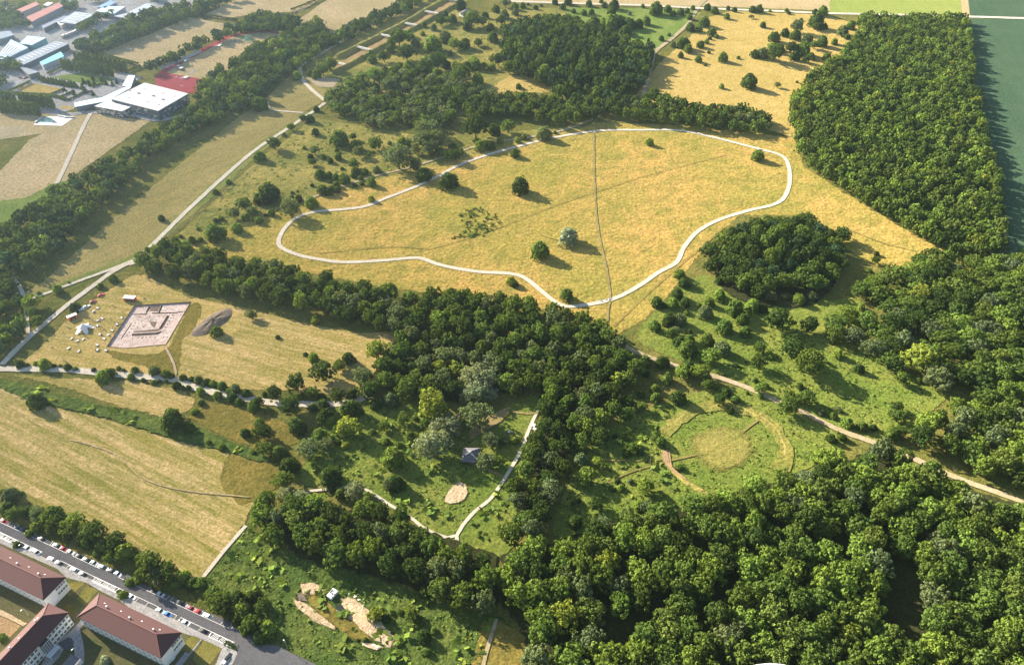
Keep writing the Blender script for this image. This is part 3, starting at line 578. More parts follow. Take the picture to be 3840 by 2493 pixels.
SPOTS = {
'A1': '380,700,90 620,660,110 560,690,90 500,680,70 690,610,110 1080,550,90 1190,540,90 1060,490,60 1330,370,130 1250,390,90 1420,310,80 1430,360,80 1480,400,90 1550,310,50 1250,450,90 1400,510,140 1640,400,180 1840,420,90 1760,340,120 1940,400,110 2070,410,60 1810,495,60 1700,470,60 1710,510,40 1680,590,150 1850,600,70 1770,600,90 2030,580,130 1960,620,70 2190,620,80 2350,640,100 2120,620,60 2250,570,110 1560,600,130 1420,620,130 1550,720,90 1680,680,110 1500,650,70 1900,700,160 2060,730,120 1240,820,140 1320,800,60 1270,730,90 1340,620,60 1100,720,120 1200,660,100 1390,750,110 550,1225,80 770,1280,170 900,1280,60 925,1360,90 960,1420,90 1110,1350,110 1240,1325,45 1215,1390,30 1290,1390,60 1090,1410,40 1060,1290,30 1050,1430,40 1355,1310,90 1420,1335,60 445,1370,45 545,1405,70 505,1450,60 620,1455,60 690,1490,65 750,1400,50 760,1450,80 525,1515,60 910,1535,90 1320,1480,230,w 1470,1520,100,w 1550,1200,150,w 1650,1210,150,w 1560,1320,170,w 1680,1310,160,w 1620,1380,150,w 1480,1400,80,w 1720,1420,70 1830,1370,60 1900,1420,60 1830,1460,110 2040,1200,190 2220,1200,120 2340,1190,110 2090,1350,120 2180,1350,100 2270,1330,60 2050,1330,60 500,1100,90 440,1110,60 560,1010,60 330,1190,60 260,1250,45 170,1350,110 30,1450,110 30,960,150 1760,130,60 1830,170,90 1900,40,120 2000,200,130 1960,240,90 2100,210,80 2180,250,90 2280,200,80 2200,340,110 2060,400,60 1720,210,80 1650,250,70 1560,230,60 1780,200,60 2130,140,70 2230,80,80 2320,40,70 2310,130,90',
'A2': '100,50,60 220,70,50 470,60,60 570,100,50 670,115,65 740,110,60 715,30,70 860,45,60 950,40,100 925,100,90 1090,125,40 1215,55,40 1340,75,140 1450,80,80 1500,125,60 1570,110,80 1630,100,60 1680,70,50 1650,150,70 1820,65,70 1885,95,75 2000,150,65 2010,75,40 2070,90,50 2235,85,70 2300,80,80 2225,160,40,w 2335,230,65 1790,200,110 1660,250,90 1740,265,70 1860,295,90 1900,335,50 1600,400,120 1640,450,90 1500,410,60 1755,410,80 1810,385,50 1840,355,40 1570,510,60 1735,550,70 1830,485,35 1795,600,35 1965,530,100 2105,535,40 1950,800,55 2210,750,150 1390,355,55 1460,320,40 1250,190,90 1060,280,110 760,220,160 850,210,100 920,200,150 1000,200,120 1100,220,120 1180,220,100 1320,860,110 1430,890,70 2260,500,90 2330,490,120 70,800,40 170,660,90 300,680,180 60,800,60 1280,1320,80 2290,1440,120 300,1235,150 400,1230,40 110,1270,60,y 50,1300,60,y 30,1420,90 30,60,80 30,110,70 400,15,60 520,10,80 830,10,50 270,50,30 150,40,30',
'A3': '460,190,150 440,255,60 530,245,60 270,260,100 160,300,90 260,320,110 370,360,110 510,380,110 620,385,70 330,450,140 220,460,100 120,440,80 60,340,110 40,450,80 60,510,130 430,430,70 550,525,80 630,550,60 400,520,80 250,520,100 350,560,60 700,280,120 770,230,90 510,100,110 440,110,60 175,95,45 195,120,40 310,180,35 20,100,30 740,340,60 270,760,30 90,795,50,w 800,210,40',
'B0': '530,1140,100 640,1080,30 360,1180,45 290,1280,130 290,1370,90 350,1450,100 690,1310,110 930,1110,70 1050,1040,90 1370,770,60 1500,480,70 2120,140,60 2000,235,60 1680,650,45 1840,580,40 1780,680,80 1860,680,60 1990,610,180 2060,640,100 2200,570,110 1720,730,100 1630,710,80 2270,370,110 2180,450,90 2050,480,60 2000,500,60 2280,470,80 2340,430,90 2370,490,60 60,1320,110 100,1280,70 170,1210,60 2010,1530,115 2340,1390,85 160,1410,80 110,1450,70 210,1440,60',
'B1': '110,240,220,d 20,300,110,d 250,330,110 140,430,70 90,450,40 20,500,80 310,400,170,w 330,290,60 510,330,130 395,300,80 335,245,35 385,230,25 520,175,40 615,215,110 680,230,90 755,215,70 745,165,70 700,200,60 595,70,100 680,80,80 740,100,80 820,110,120 920,40,90 905,85,60 970,110,60 1010,50,70 1120,25,80 1070,140,100 980,155,60 920,175,50 800,20,40 1070,300,70,y 1480,10,90,w 1560,70,150,d 1790,130,180,d 550,1420,100,y 2370,1060,90,y',
'B2': '80,175,180,d 520,640,190,f 260,775,180 510,1190,135 20,1090,80 1560,1000,110 1600,1080,110 1690,1110,60,w 1540,1180,120 1350,1260,120 1410,1290,70 1500,1270,120 1610,1260,100,d 1930,1190,120 1840,1260,100 1740,1290,60 1950,1250,60 2080,1310,170 2240,1290,150 2330,1320,100 1800,1350,140 2150,1420,130 1460,1420,140 1560,1420,140 1620,1360,60 1330,1480,120 1980,1490,160 1920,1060,80,d 1510,1540,90,w 2170,1530,120 1650,1535,60',
'B3': '100,1450,200 380,1490,140 1000,880,70,d 1010,810,60,d 940,970,70 700,760,60 170,1210,70,w 290,1230,120 410,1210,80,w 560,1130,60,w 20,1220,90 870,1300,80,y',
'C0': '180,290,90 330,285,50 410,290,120 625,320,80 950,410,150 1020,370,110 1100,330,50 1215,410,80 1250,345,80 1150,350,40 1430,350,110 1540,380,90 1590,400,70 1640,490,90 1700,510,50 1700,415,80 1840,435,90 1860,540,90 1920,455,80 1980,470,80 2060,490,90 2180,520,110 2020,580,90 2150,600,100 2220,640,90 2290,560,90 2350,680,120 1330,440,50 1430,460,60 1750,510,60 330,630,180 1590,800,220 1755,880,110,d 1870,650,70 1810,730,80 2280,930,100,d 1940,1020,60 2060,1060,80 2350,1110,60 90,1500,150 30,1480,70 200,1490,50 250,300,50 500,310,50 700,335,50 560,310,40 870,345,50 1780,430,60 1890,480,60 2130,540,70 1540,450,40 1480,450,40',
'C1': '200,40,50 460,200,50 530,230,110 860,235,130,d 780,320,100 620,385,180,d 370,490,150 170,575,120 80,570,60 340,600,80,y 400,590,60,y 520,570,110 610,590,80 320,690,150 520,690,90 620,670,130 640,770,160 20,660,90 380,860,180 60,940,140 30,840,110 590,950,150 210,1110,160 80,1090,120 490,1090,180,w 650,1070,140,w 300,1230,180 260,1390,150 690,1330,220 870,900,180,y 790,910,100 830,1050,80,y 760,1020,70 690,820,120 880,700,200 1110,660,120 1050,560,160 1250,620,160 1400,540,180 1640,690,230,y 1370,810,100,o 1480,790,70,o 1080,920,70,o 1190,880,90,o 1590,850,100 1700,900,180,p 1820,870,180,p 1750,970,150,p 1640,1060,260,p 2040,790,240,w 1280,1150,220 1210,1010,80 1330,1040,80 1430,950,90 1300,1390,180 1230,1420,100 2180,1000,150,w 2300,1020,80,w 2140,1200,150,w 2250,1210,100 2000,430,200,p 2130,450,200,p 2050,560,200,p 1950,610,120,p 2180,590,120,p 2100,350,160,p 920,1480,160,p 790,1490,120 700,1440,90 270,1510,130,p 420,1530,120,p 900,560,120 760,600,120 1000,430,150 1180,320,150 1350,200,160 1450,330,150 1330,330,120 1560,300,140,w 1750,230,160,w 1900,230,140,w 1730,450,160 1600,480,130 1130,180,160,y 1240,230,140 1320,470,120 1530,180,140',
'C2': '20,1000,90,y 1330,520,100 1450,420,120 1340,600,110 1550,600,160 1200,570,80 1080,660,110 1200,700,90 870,680,80,y 790,750,90 1060,780,130 990,720,40 640,1030,130 810,980,160 960,960,60 1340,960,110 1380,1010,110 1340,740,35,y 1930,630,100 2030,720,80 2080,620,90 1990,550,100 1890,500,80 1820,500,90 1560,1250,80 1120,1080,100 1200,1110,80 1060,1130,80 980,1380,60 1010,1440,80 1100,1380,60 940,1460,50 1240,1440,140 690,1350,150 800,1220,100,y 640,1180,150 1160,1240,40 1020,1260,30 1640,320,140 1760,390,140 1580,380,120 1240,260,130 1400,270,140 1250,380,80 1090,200,60 1960,140,160 1850,240,140 1640,140,190 1820,60,130 1560,80,120 1480,20,90 2300,150,100 2290,290,130 1650,60,110 2080,300,60 1980,390,30 2260,440,60 2300,530,90 2310,580,70 2190,560,40 2360,490,70',
'C3': '230,170,190 370,300,220 850,330,100 1250,440,110 1400,440,70 650,190,100,y 30,220,70 300,495,80 200,600,90 350,620,140 185,700,150 500,740,80 600,770,80 650,715,60,w 740,830,120 880,870,110 980,880,80 590,980,100 690,970,90 650,930,40 1160,930,150 1230,930,100 1200,790,120 1200,700,90 1400,270,240,y 1430,120,160',
'D0': '60,80,130 130,150,110 250,120,110 350,150,130,w 500,130,170 430,190,110 530,240,150 690,250,170 880,320,190 810,400,130 960,430,150 1080,420,170 1150,490,190 1390,640,220 1300,560,130 1560,690,170 1450,720,150 1700,720,150 1630,790,120 1800,780,140 1890,800,120 1980,890,190 2060,970,180 2200,940,190 2250,1030,190 2130,1010,160 2330,1180,150 2360,900,150 2350,1110,120 270,320,90 160,430,80 1140,890,100 1210,770,100 970,1500,110,f 20,1270,60 30,1300,90 620,340,110 750,380,110 900,500,90 1040,560,110 1290,740,110 2200,1120,120 2280,1230,100 330,260,110 460,290,100',
'D1': '1110,1080,120,y 1210,1110,90 650,880,70,y 1580,860,140 1440,1080,120,o 1340,1050,70,o 1560,1270,140,d 1330,1350,70 1590,1420,90 940,1310,40,o 1010,1310,60,o 1500,1120,90,o 1650,1220,80,o 60,1000,120 100,1200,170 30,1280,140',
'D2': '590,210,140 780,60,120 600,20,90 1080,130,110 1180,60,120 1260,80,110 1410,60,100 850,240,130,w'}
HAND = []
def spot(c, x, y, w, code=''):
    q = Z(c, x, y); p0 = P(*q); zf = PX(p0)[2]; wm = w/4*K/(FOC/zf)*1.04
    low = wm < 5.2; h = wm*(.78 if low else random.uniform(.86, 1.0)); p = P(*q, h*.45)
    tone = {'w': 'grey green', 'p': 'pale grey green', 'y': 'yellow green', 'd': 'dark green', 'f': 'white flowering', 'o': 'olive green'}.get(code) or random.choices(['dark green', 'mid green', 'bright green', 'grey green'], (3, 5, 2, 1.2))[0]
    kind = 'willow' if code in 'wp' and code else ('bush' if low or c in ('B1', 'B2', 'A2', 'C0') or random.random() < .5 else 'round')
    size = 'small' if wm < 3.2 else 'low' if low else 'medium' if wm < 8 else 'large'
    name = 'shrub' if low else ('willow_tree' if code and code in 'wp' else 'outlying_tree' if c[0] == 'D' or (c[0] == 'C' and c[1] in '03') or c in ('A1', 'A2') else 'broadleaf_tree')  # same broadleaf trees, split off by survey section, many outside any hedge
    lab = f"{size} {tone} {'shrub' if low else 'tree'} {where(*q)}"
    if kind == 'round': h *= 1.12
    add_tree(name, (p.x, p.y, 0), wm, h, kind, tone, lab, 'bush' if low else 'tree', 'shrubs of the meadows and lanes' if low else 'free standing trees of the clearings')
    HAND.append((p.x, p.y, wm))
for c, txt in SPOTS.items():
    for it in txt.split():
        a = it.split(','); spot(c, float(a[0]), float(a[1]), float(a[2]), a[3] if len(a) > 3 else '')
def poly(*q): return list(q)
# near woods: every tree by itself
GAPS = [P(*q, 5)[:2]+(r,) for q, r in (((2085, 1310), 9), ((2092, 1360), 10), ((2097, 1420), 10), ((2098, 1455), 8), ((1440, 1470), 6), ((1480, 1440), 6), ((1527, 1405), 7), ((1620, 1440), 7), ((1660, 1400), 6), ((1677, 1383), 6), ((1702, 1353), 6), ((1455, 1315), 7), ((1627, 1265), 7), ((1285, 1355), 6), ((1945, 1262), 6), ((2055, 1255), 6), ((1880, 1330), 5), ((2225, 1300), 6))]
NEAR = []
def wood(poly_p, spacing, wr, hr, tones, place, group, zc=7.0, gaps=(), willow=0.0, name='forest_tree', dome=0):
    pts = scatter(poly_p, spacing, zc, HAND, holes=gaps); dcx, dcy = sum(p[0] for p in pts)/len(pts), sum(p[1] for p in pts)/len(pts)
    for x, y, d in pts:
        w = d*random.uniform(*wr); HAND.append((x, y, w)); t = random.choices(list(tones), list(tones.values()))[0]
        k = 1.0 if not dome else .8+(dome-.8)*(1-min(1, math.hypot(x-dcx, y-dcy)/32)**2)
        NEAR.append((name, x, y, w, random.uniform(*hr)*k, 'willow' if random.random() < willow else 'round', t, place, group))
FT = {'mid green': 5, 'bright green': 5, 'olive green': 1.5, 'yellow green': .8, 'dark green': 1, 'grey green': 1}
W4 = [(1160, 1325), (1175, 1275), (1250, 1262), (1290, 1252), (1380, 1230), (1430, 1205), (1530, 1170), (1610, 1162), (1700, 1132), (1790, 1108), (1850, 1088), (1920, 1062), (2000, 1042), (2060, 1038), (2130, 1062), (2200, 1098), (2235, 1125), (2262, 1155), (2320, 1175), (2400, 1190), (2470, 1640), (1235, 1640), (1240, 1500), (1225, 1450), (1165, 1400)]
wood(W4, 7.9, (1.2, 1.5), (10.5, 14.5), FT, 'forest', 'trees of the dense forest in the lower right', 8, GAPS)
W5 = [(590, 1175), (640, 1140), (720, 1155), (790, 1165), (850, 1182), (900, 1192), (940, 1205), (960, 1235), (1000, 1262), (1060, 1292), (1160, 1300), (1165, 1400), (1130, 1420), (1080, 1405), (1010, 1380), (960, 1345), (880, 1335), (780, 1295), (700, 1285), (620, 1255), (588, 1222)]
wood(W5, 7.6, (1.1, 1.3), (10, 13.5), {'mid green': 5, 'bright green': 2, 'olive green': 1, 'grey green': 2, 'dark green': 2}, 'tree belt above the sandy pit', 'trees of the belt above the sandy pit', 6, name='forest_tree')
W3 = [(2345, 905), (2420, 905), (2450, 1140), (2320, 1112), (2265, 1090), (2190, 1058), (2130, 1033), (2118, 1000), (2170, 962), (2250, 932)]
wood(W3, 8.0, (1.15, 1.35), (10, 14), FT, 'wooded slope right of the rampart', 'trees of the slope right of the rampart', 6, name='woodland_tree')
W2 = [(2115, 605), (2185, 580), (2260, 605), (2330, 592), (2420, 592), (2420, 905), (2300, 915), (2200, 905), (2120, 872), (2060, 848), (2000, 802), (1930, 782), (1918, 755), (1945, 738), (2000, 692), (2000, 662), (2060, 625)]
wood(W2, 9.0, (1.2, 1.5), (8.5, 12.5), {'mid green': 5, 'grey green': 2, 'olive green': 1.5, 'bright green': 2, 'dark green': 3, 'yellow green': .3}, 'mixed wood at the right edge', 'trees of the mixed wood at the right edge', 6, [P(2025, 745, 0)[:2]+(9,), P(2240, 640, 0)[:2]+(8,)], .25, 'woodland_tree')
W6 = [(332, 592), (370, 567), (450, 578), (530, 592), (600, 603), (700, 632), (800, 648), (900, 672), (1000, 682), (1050, 672), (1120, 682), (1200, 692), (1300, 718), (1380, 742), (1440, 785), (1450, 812), (1250, 790), (1060, 775), (960, 772), (880, 770), (830, 752), (760, 735), (680, 715), (600, 692), (520, 680), (440, 660), (360, 632), (322, 620)]
wood(W6, 7.6, (1.1, 1.35), (10, 13.5), {'dark green': 4, 'mid green': 4, 'grey green': 2, 'bright green': 1}, 'diagonal belt behind the excavation', 'trees of the diagonal belt behind the excavation', 7, name='woodland_tree')
W6c = [(842, 882), (865, 835), (900, 795), (955, 772), (1060, 775), (1250, 790), (1450, 812), (1485, 835), (1495, 855), (1450, 900), (1430, 955), (1395, 995), (1335, 1008), (1320, 1060), (1300, 1130), (1262, 1180), (1250, 1262), (1175, 1275), (1175, 1230), (1195, 1200), (1185, 1150), (1215, 1080), (1232, 1040), (1260, 965), (1268, 912), (1262, 885), (1240, 905), (1130, 920), (1000, 932), (835, 922)]
wood(W6c, 7.2, (1.08, 1.35), (8, 12), {'dark green': 4, 'mid green': 4, 'grey green': 2, 'bright green': 1.2, 'yellow green': .5}, 'middle wood beside the pavilion', 'trees of the middle wood', 6, willow=.1, name='forest_tree')
W7 = [(1647, 590), (1662, 548), (1720, 512), (1800, 492), (1880, 495), (1930, 525), (1960, 555), (1952, 600), (1935, 655), (1895, 685), (1830, 692), (1740, 682), (1692, 655), (1655, 630)]
wood(W7, 8.4, (1.15, 1.4), (12, 15), {'dark green': 5, 'mid green': 3, 'deep blue green': 2}, 'domed round copse', 'trees of the domed round copse', 8, name='woodland_tree', dome=1.4)
# the first 300 of each kind (those that show largest) stay single trees, the rest join one mass
REST = []
for nm in ('forest_tree', 'woodland_tree'):
    L = sorted([t for t in NEAR if t[0] == nm], key=lambda t: PX((t[1], t[2], 6))[2]/t[3])
    inview = lambda t: -20 < PX((t[1], t[2], 8))[0] < 2400 and PX((t[1], t[2], t[4]))[1] < 1575
    n = 0
    for t in L:
        if inview(t) and n < 295:
            n += 1; sz = 'slender' if t[3] < 8.2 else 'medium' if t[3] < 10 else 'broad'
            add_tree(t[0], (t[1], t[2], 0), t[3], t[4], t[5], t[6], f"{sz} {t[6]} tree in the {t[7]}", 'tree', t[8])
        else: REST.append((t[1], t[2], t[3], t[4], t[5], t[6]))
if REST: masses('woodland', REST, 'smaller farther trees filling the near woods, read as one mass')
# far woods: each one mass
def mass_wood(name, label, polys, spacing, hr, tones, zc=7.0, kindw=(('round', 1.0),), holes=(), dome=0):
    it = []
    for q in polys:
        for x, y, d in scatter(q, spacing, zc, HAND, tries=12, holes=holes):
            k = random.choices([a for a, b in kindw], [b for a, b in kindw])[0]
            it.append((x, y, d*random.uniform(1.1, 1.35), random.uniform(*hr), k, random.choices(list(tones), list(tones.values()))[0]))
    if dome:
        cx, cy = sum(i[0] for i in it)/len(it), sum(i[1] for i in it)/len(it); rm = max(math.hypot(i[0]-cx, i[1]-cy) for i in it)
        it = [(i[0], i[1], i[2], i[3]*(.75+(dome-.75)*(1-(math.hypot(i[0]-cx, i[1]-cy)/rm)**2)), i[4], i[5]) for i in it]
    masses(name, it, label)
mass_wood('plantation_wood', 'large dense rectangular wood beside the blue green field', [[(2007, 30), (2245, 32), (2256, 90), (2268, 190), (2283, 260), (2296, 330), (2318, 400), (2330, 500), (2328, 560), (2335, 592), (2262, 602), (2190, 578), (2130, 546), (2080, 512), (2010, 472), (1950, 432), (1900, 408), (1862, 362), (1842, 310), (1840, 250), (1856, 200), (1905, 150), (1962, 120), (1987, 80)]], 7.2, (10, 13.5), {'mid green': 4, 'bright green': 3, 'olive green': 2, 'dark green': 1, 'yellow green': .4}, 8)
mass_wood('upper_wood', 'dark domed wood between range and farm track', [[(1170, 60), (1240, 33), (1320, 33), (1380, 58), (1425, 85), (1500, 95), (1512, 125), (1505, 180), (1485, 215), (1400, 235), (1300, 228), (1280, 205), (1200, 178), (1168, 130)]], 7.6, (11, 15), {'dark green': 4, 'mid green': 4, 'deep blue green': 3}, 8, (('round', .85), ('cone', .15)), dome=1.45)
mass_wood('upper_belt', 'dark tree belt above the ring meadow', [[(1060, 222), (1150, 212), (1280, 228), (1420, 228), (1520, 222), (1600, 238), (1700, 248), (1778, 258), (1785, 285), (1760, 308), (1680, 302), (1560, 290), (1450, 275), (1392, 265), (1370, 280), (1300, 290), (1250, 282), (1200, 265), (1100, 282)]], 7.4, (9, 12.5), {'dark green': 4, 'mid green': 4, 'grey green': 1}, 6)
mass_wood('scrub_wood', 'mixed scrub wood below the shooting range', [[(757, 235), (772, 208), (830, 180), (930, 152), (1050, 175), (1100, 205), (1060, 232), (1050, 258), (1060, 288), (1000, 300), (940, 288), (870, 296), (820, 268), (782, 262)]], 8.2, (7, 11), {'dark green': 3, 'mid green': 5, 'grey green': 3}, 5, (('round', .8), ('willow', .2)))
mass_wood('tree_belt', 'long broad tree belt between hay strip and sports grounds', [[(-20, 540), (60, 485), (140, 432), (250, 372), (345, 316), (388, 290), (462, 238), (462, 194), (500, 162), (590, 102), (700, 62), (740, 45), (760, 88), (830, 50), (900, 20), (960, -12), (1010, -12), (940, 28), (850, 72), (760, 116), (692, 162), (618, 215), (612, 232), (590, 246), (540, 264), (470, 304), (400, 334), (330, 384), (250, 462), (180, 532), (120, 592), (72, 632), (32, 642), (17, 610), (-20, 605)]], 7.4, (9, 13), {'mid green': 4, 'dark green': 3, 'deep blue green': 2, 'bright green': 1}, 6)
mass_wood('corner_wood', 'dark wood at the left edge by the path', [[(-20, 612), (12, 620), (28, 650), (48, 690), (58, 760), (45, 795), (20, 810), (-20, 830)]], 6.8, (7, 10), {'mid green': 3, 'dark green': 3, 'deep blue green': 2}, 5)
mass_wood('far_belt', 'hazy tree belt between football pitch and industrial halls', [[(167, 112), (230, 77), (330, 28), (400, 15), (520, -8), (570, -8), (450, 40), (350, 76), (260, 110), (200, 122)]], 8.0, (9, 13), {'mid green': 3, 'deep blue green': 3}, 6)
mass_wood('far_belt', 'hazy tree belt along the athletics track', [[(332, 172), (400, 120), (480, 85), (560, 48), (600, 32), (690, 38), (700, 66), (640, 76), (560, 76), (480, 108), (420, 138), (372, 160)]], 8.0, (9, 13), {'mid green': 3, 'deep blue green': 3}, 6)
mass_wood('far_belt', 'hazy hedge trees among the industrial yards', [[(-20, 10), (60, 15), (40, 50), (80, 60), (-20, 68)], [(175, 62), (262, 32), (255, 42), (185, 70)], [(-20, 135), (20, 138), (45, 160), (-20, 168)], [(-20, 172), (10, 180), (18, 195), (-20, 210)], [(205, 0), (240, -5), (230, 5)], [(150, 12), (180, 10), (178, 22), (155, 24)], [(340, -5), (380, -8), (370, 3)]], 7.5, (7, 10), {'mid green': 3, 'deep blue green': 3}, 4)
# poplar rows: each tree by itself
def row(name, c, a, b, n, w, h, kind, label, group, cat='tree', tone='mid green'):
    p, q = ZP(c, *a), ZP(c, *b)
    for i in range(n):
        r = p.lerp(q, i/max(1, n-1)); add_tree(name, (r.x+random.uniform(-.3, .3), r.y+random.uniform(-.3, .3), 0), w*random.uniform(.92, 1.08), h*random.uniform(.92, 1.08), kind, tone, label, cat, group)
for c, a, b, n, lab in (('A0', (720, 585), (1180, 680), 12, 'poplar of the back row beside the football pitch'), ('A0', (600, 650), (1050, 725), 12, 'poplar of the front row beside the football pitch'), ('A0', (20, 960), (160, 985), 5, 'poplar of the short row near the left yards'), ('A0', (215, 980), (500, 1015), 8, 'poplar of the row behind the pond terrace'), ('A0', (20, 1050), (370, 1080), 10, 'poplar of the front row at the pond terrace')):
    row('poplar_tree', c, a, b, n, 4.3, 12.5, 'poplar', lab, lab.replace('poplar', 'poplars'))
row('clipped_tree', 'A0', (375, 745), (700, 800), 13, 3.6, 5.0, 'cone', 'clipped conical tree in the avenue by the yards', 'clipped avenue trees'); row('clipped_tree', 'A0', (395, 765), (720, 825), 13, 3.6, 4.6, 'cone', 'clipped conical tree in the avenue by the yards', 'clipped avenue trees')
for x, y in ((780, 775), (865, 745), (990, 792), (1050, 800), (945, 755), (870, 890), (800, 872), (690, 885), (610, 862), (840, 805), (880, 790), (770, 830), (790, 850), (1090, 780)):
    p = ZP('A0', x, y); add_tree('clipped_tree', (p.x, p.y, 0), 3.8, 5.2, 'cone', 'dark green', 'clipped conical tree on the sports hall car park', 'tree', 'clipped trees on the sports hall car park')
def hedge(c, pts, w, h, label):
    """A clipped hedge: one leafy ribbon of many small leaf faces round a body."""
    ln = catmull([ZP(c, *q) for q in pts], 1.0); V = []; r = RNG
    for i in range(len(ln)-1):
        a, b = np.array(ln[i]), np.array(ln[i+1]); t = (b-a)/max(1e-6, np.linalg.norm(b-a)); nn = np.array([-t[1], t[0], 0])
        for _ in range(26):
            s, q = r.uniform(0, 1), r.uniform(-1, 1); z = h*r.uniform(.2, 1); 
            if abs(q) < .8: z = h*r.uniform(.85, 1.05)
            c0 = a+(b-a)*s+nn*q*w/2+np.array([0, 0, z]); d = r.normal(size=3); d /= np.linalg.norm(d); e = np.cross(d, r.normal(size=3)); e /= np.linalg.norm(e); f = np.cross(d, e)
            V += [c0-e*.45-f*.3, c0+e*.4-f*.4, c0+e*.45+f*.35, c0-e*.35+f*.4]
    o = link('hedge', mesh_np('hedge', np.array(V), np.arange(len(V)).reshape(-1, 4))); o.data.materials.append(M['leaf']); o.color = tone_jit('dark green'); tag(o, label, 'hedge')
for c, pts, w, h, lab in (('A0', ((450, 700), (600, 630)), 3, 2.2, 'dark clipped hedge below the front poplar row'), ('A0', ((80, 870), (290, 775)), 3.5, 2.5, 'clipped hedge along the left yard road'), ('A0', ((1190, 680), (1310, 630)), 3, 2.5, 'dark hedge at the football pitch corner'), ('A0', ((860, 490), (1060, 555), (1290, 615)), 3.5, 3, 'hedge along the lower football pitch'), ('A0', ((120, 880), (480, 900), (620, 940)), 4, 2, 'low hedge above the pond terrace poplars'), ('A0', ((470, 890), (600, 835)), 2, 1.5, 'low car park hedge, first of three'), ('A0', ((580, 905), (690, 855)), 2, 1.5, 'low car park hedge, middle of three'), ('A0', ((640, 940), (780, 870)), 2, 1.5, 'low car park hedge, last of three'), ('A0', ((760, 800), (830, 760)), 2, 1.5, 'low hedge between parking bays beside the canopy'), ('A0', ((870, 820), (990, 770)), 2, 1.5, 'low hedge nearest the blue canopy'),
                      ('A0', ((1720, 130), (2210, 200)), 2.5, 2.5, 'thin hedge between the two playing fields'), ('A0', ((1000, 480), (1700, 150)), 2.5, 3, 'hedge line along the hazy belt'), ('A1', ((480, 50), (620, 0)), 3, 3, 'hedge in the far dry meadow'), ('A1', ((330, 110), (470, 60)), 3, 3, 'bushy hedge below the far meadow')):
    hedge(c, pts, w, h, lab)
# rank herbage: uncountable tufts
def tufts(name, label, polys, per_m2, size, tones, cap=9000):
    V, T = [], []; r = RNG
    for q in polys:
        w = [P(*a) for a in q]; xs, ys = [a.x for a in w], [a.y for a in w]; n = min(cap, int((max(xs)-min(xs))*(max(ys)-min(ys))*per_m2))
        for x, y in zip(r.uniform(min(xs), max(xs), n), r.uniform(min(ys), max(ys), n)):
            if not inside((x, y), w): continue
            s = size*r.uniform(.5, 1.5); t = tone_jit(random.choice(tones), .25)
            for _ in range(4):
                c0 = np.array([x, y, 0])+np.array([r.normal(0, s*.45), r.normal(0, s*.45), s*r.uniform(.1, .55)]); d = np.array([r.normal(0, .5), r.normal(0, .5), 1]); d /= np.linalg.norm(d)
                e = np.cross(d, r.normal(size=3)); e /= np.linalg.norm(e); f = np.cross(d, e); k = s*.42
                V += [c0-e*k-f*k*.6, c0+e*k*.8-f*k, c0+e*k+f*k*.7, c0-e*k*.6+f*k]; T += [t]*4
    o = link(name, mesh_np(name, np.array(V), np.arange(len(V)).reshape(-1, 4), np.array(T))); o.data.materials.append(M['leafmass']); return tag(o, label, None, None, 'stuff')
tufts('undergrowth', 'weedy tufts covering the clearings and the grass bank', [
    [(800, 950), (1000, 945), (1090, 1000), (1150, 1080), (1100, 1180), (1055, 1240), (940, 1195), (800, 1125), (720, 1110), (740, 1010)],
    [(1400, 1015), (1540, 945), (1700, 905), (1850, 965), (1955, 1030), (1850, 1095), (1650, 1160), (1430, 1215), (1310, 1235), (1320, 1150)],
    [(1560, 830), (1700, 790), (1800, 740), (1990, 800), (2050, 850), (2190, 900), (2150, 960), (2100, 1000), (2030, 1020), (1900, 960), (1700, 880)],
    [(490, 1350), (572, 1225), (620, 1265), (780, 1310), (1000, 1400), (1150, 1445), (1130, 1560), (980, 1560), (760, 1560), (600, 1480)],
    [(0, 880), (100, 908), (200, 938), (380, 978), (520, 1022), (640, 1072), (520, 1045), (250, 970), (120, 940), (60, 925)]], .16, .8, ['mid green', 'bright green', 'olive green', 'dark green', 'yellow green'])
tufts('scrub_undergrowth', 'bushy low scrub scattered through the clearings', [
    [(800, 950), (1000, 945), (1080, 1000), (1090, 1100), (1040, 1240), (940, 1195), (800, 1125), (720, 1110)], [(1060, 1250), (1110, 1190), (1235, 1060), (1240, 1180), (1150, 1280)],
    [(1400, 1015), (1540, 945), (1545, 1060), (1560, 1110), (1650, 1160), (1430, 1215), (1310, 1235), (1320, 1150)], [(490, 1350), (572, 1225), (700, 1295), (1000, 1400), (1150, 1445), (1120, 1560), (980, 1560), (760, 1500)],
    [(0, 880), (100, 908), (200, 938), (380, 978), (520, 1022), (640, 1072), (520, 1045), (250, 970), (120, 940), (60, 925)]], .02, 2.4, ['mid green', 'bright green', 'olive green', 'yellow green'])
tufts('tussock_grass', 'dark green tussocks in the middle of the ring meadow', [[(1065, 500), (1110, 478), (1150, 495), (1170, 520), (1130, 545), (1085, 560), (1050, 555), (1085, 530)]], .10, 1.5, ['olive green', 'mid green', 'dark green'])
tufts('undergrowth', 'low rough tufts in the dry scrub meadow', [[(740, 280), (1000, 322), (1200, 335), (1000, 385), (760, 440), (640, 475), (500, 555), (420, 540), (600, 375)], [(1190, 200), (1280, 205), (1265, 215), (1150, 215)], [(920, 130), (1060, 60), (1160, 60), (1150, 190), (1000, 160)]], .03, 1.1, ['olive green', 'mid green', 'yellow green'])

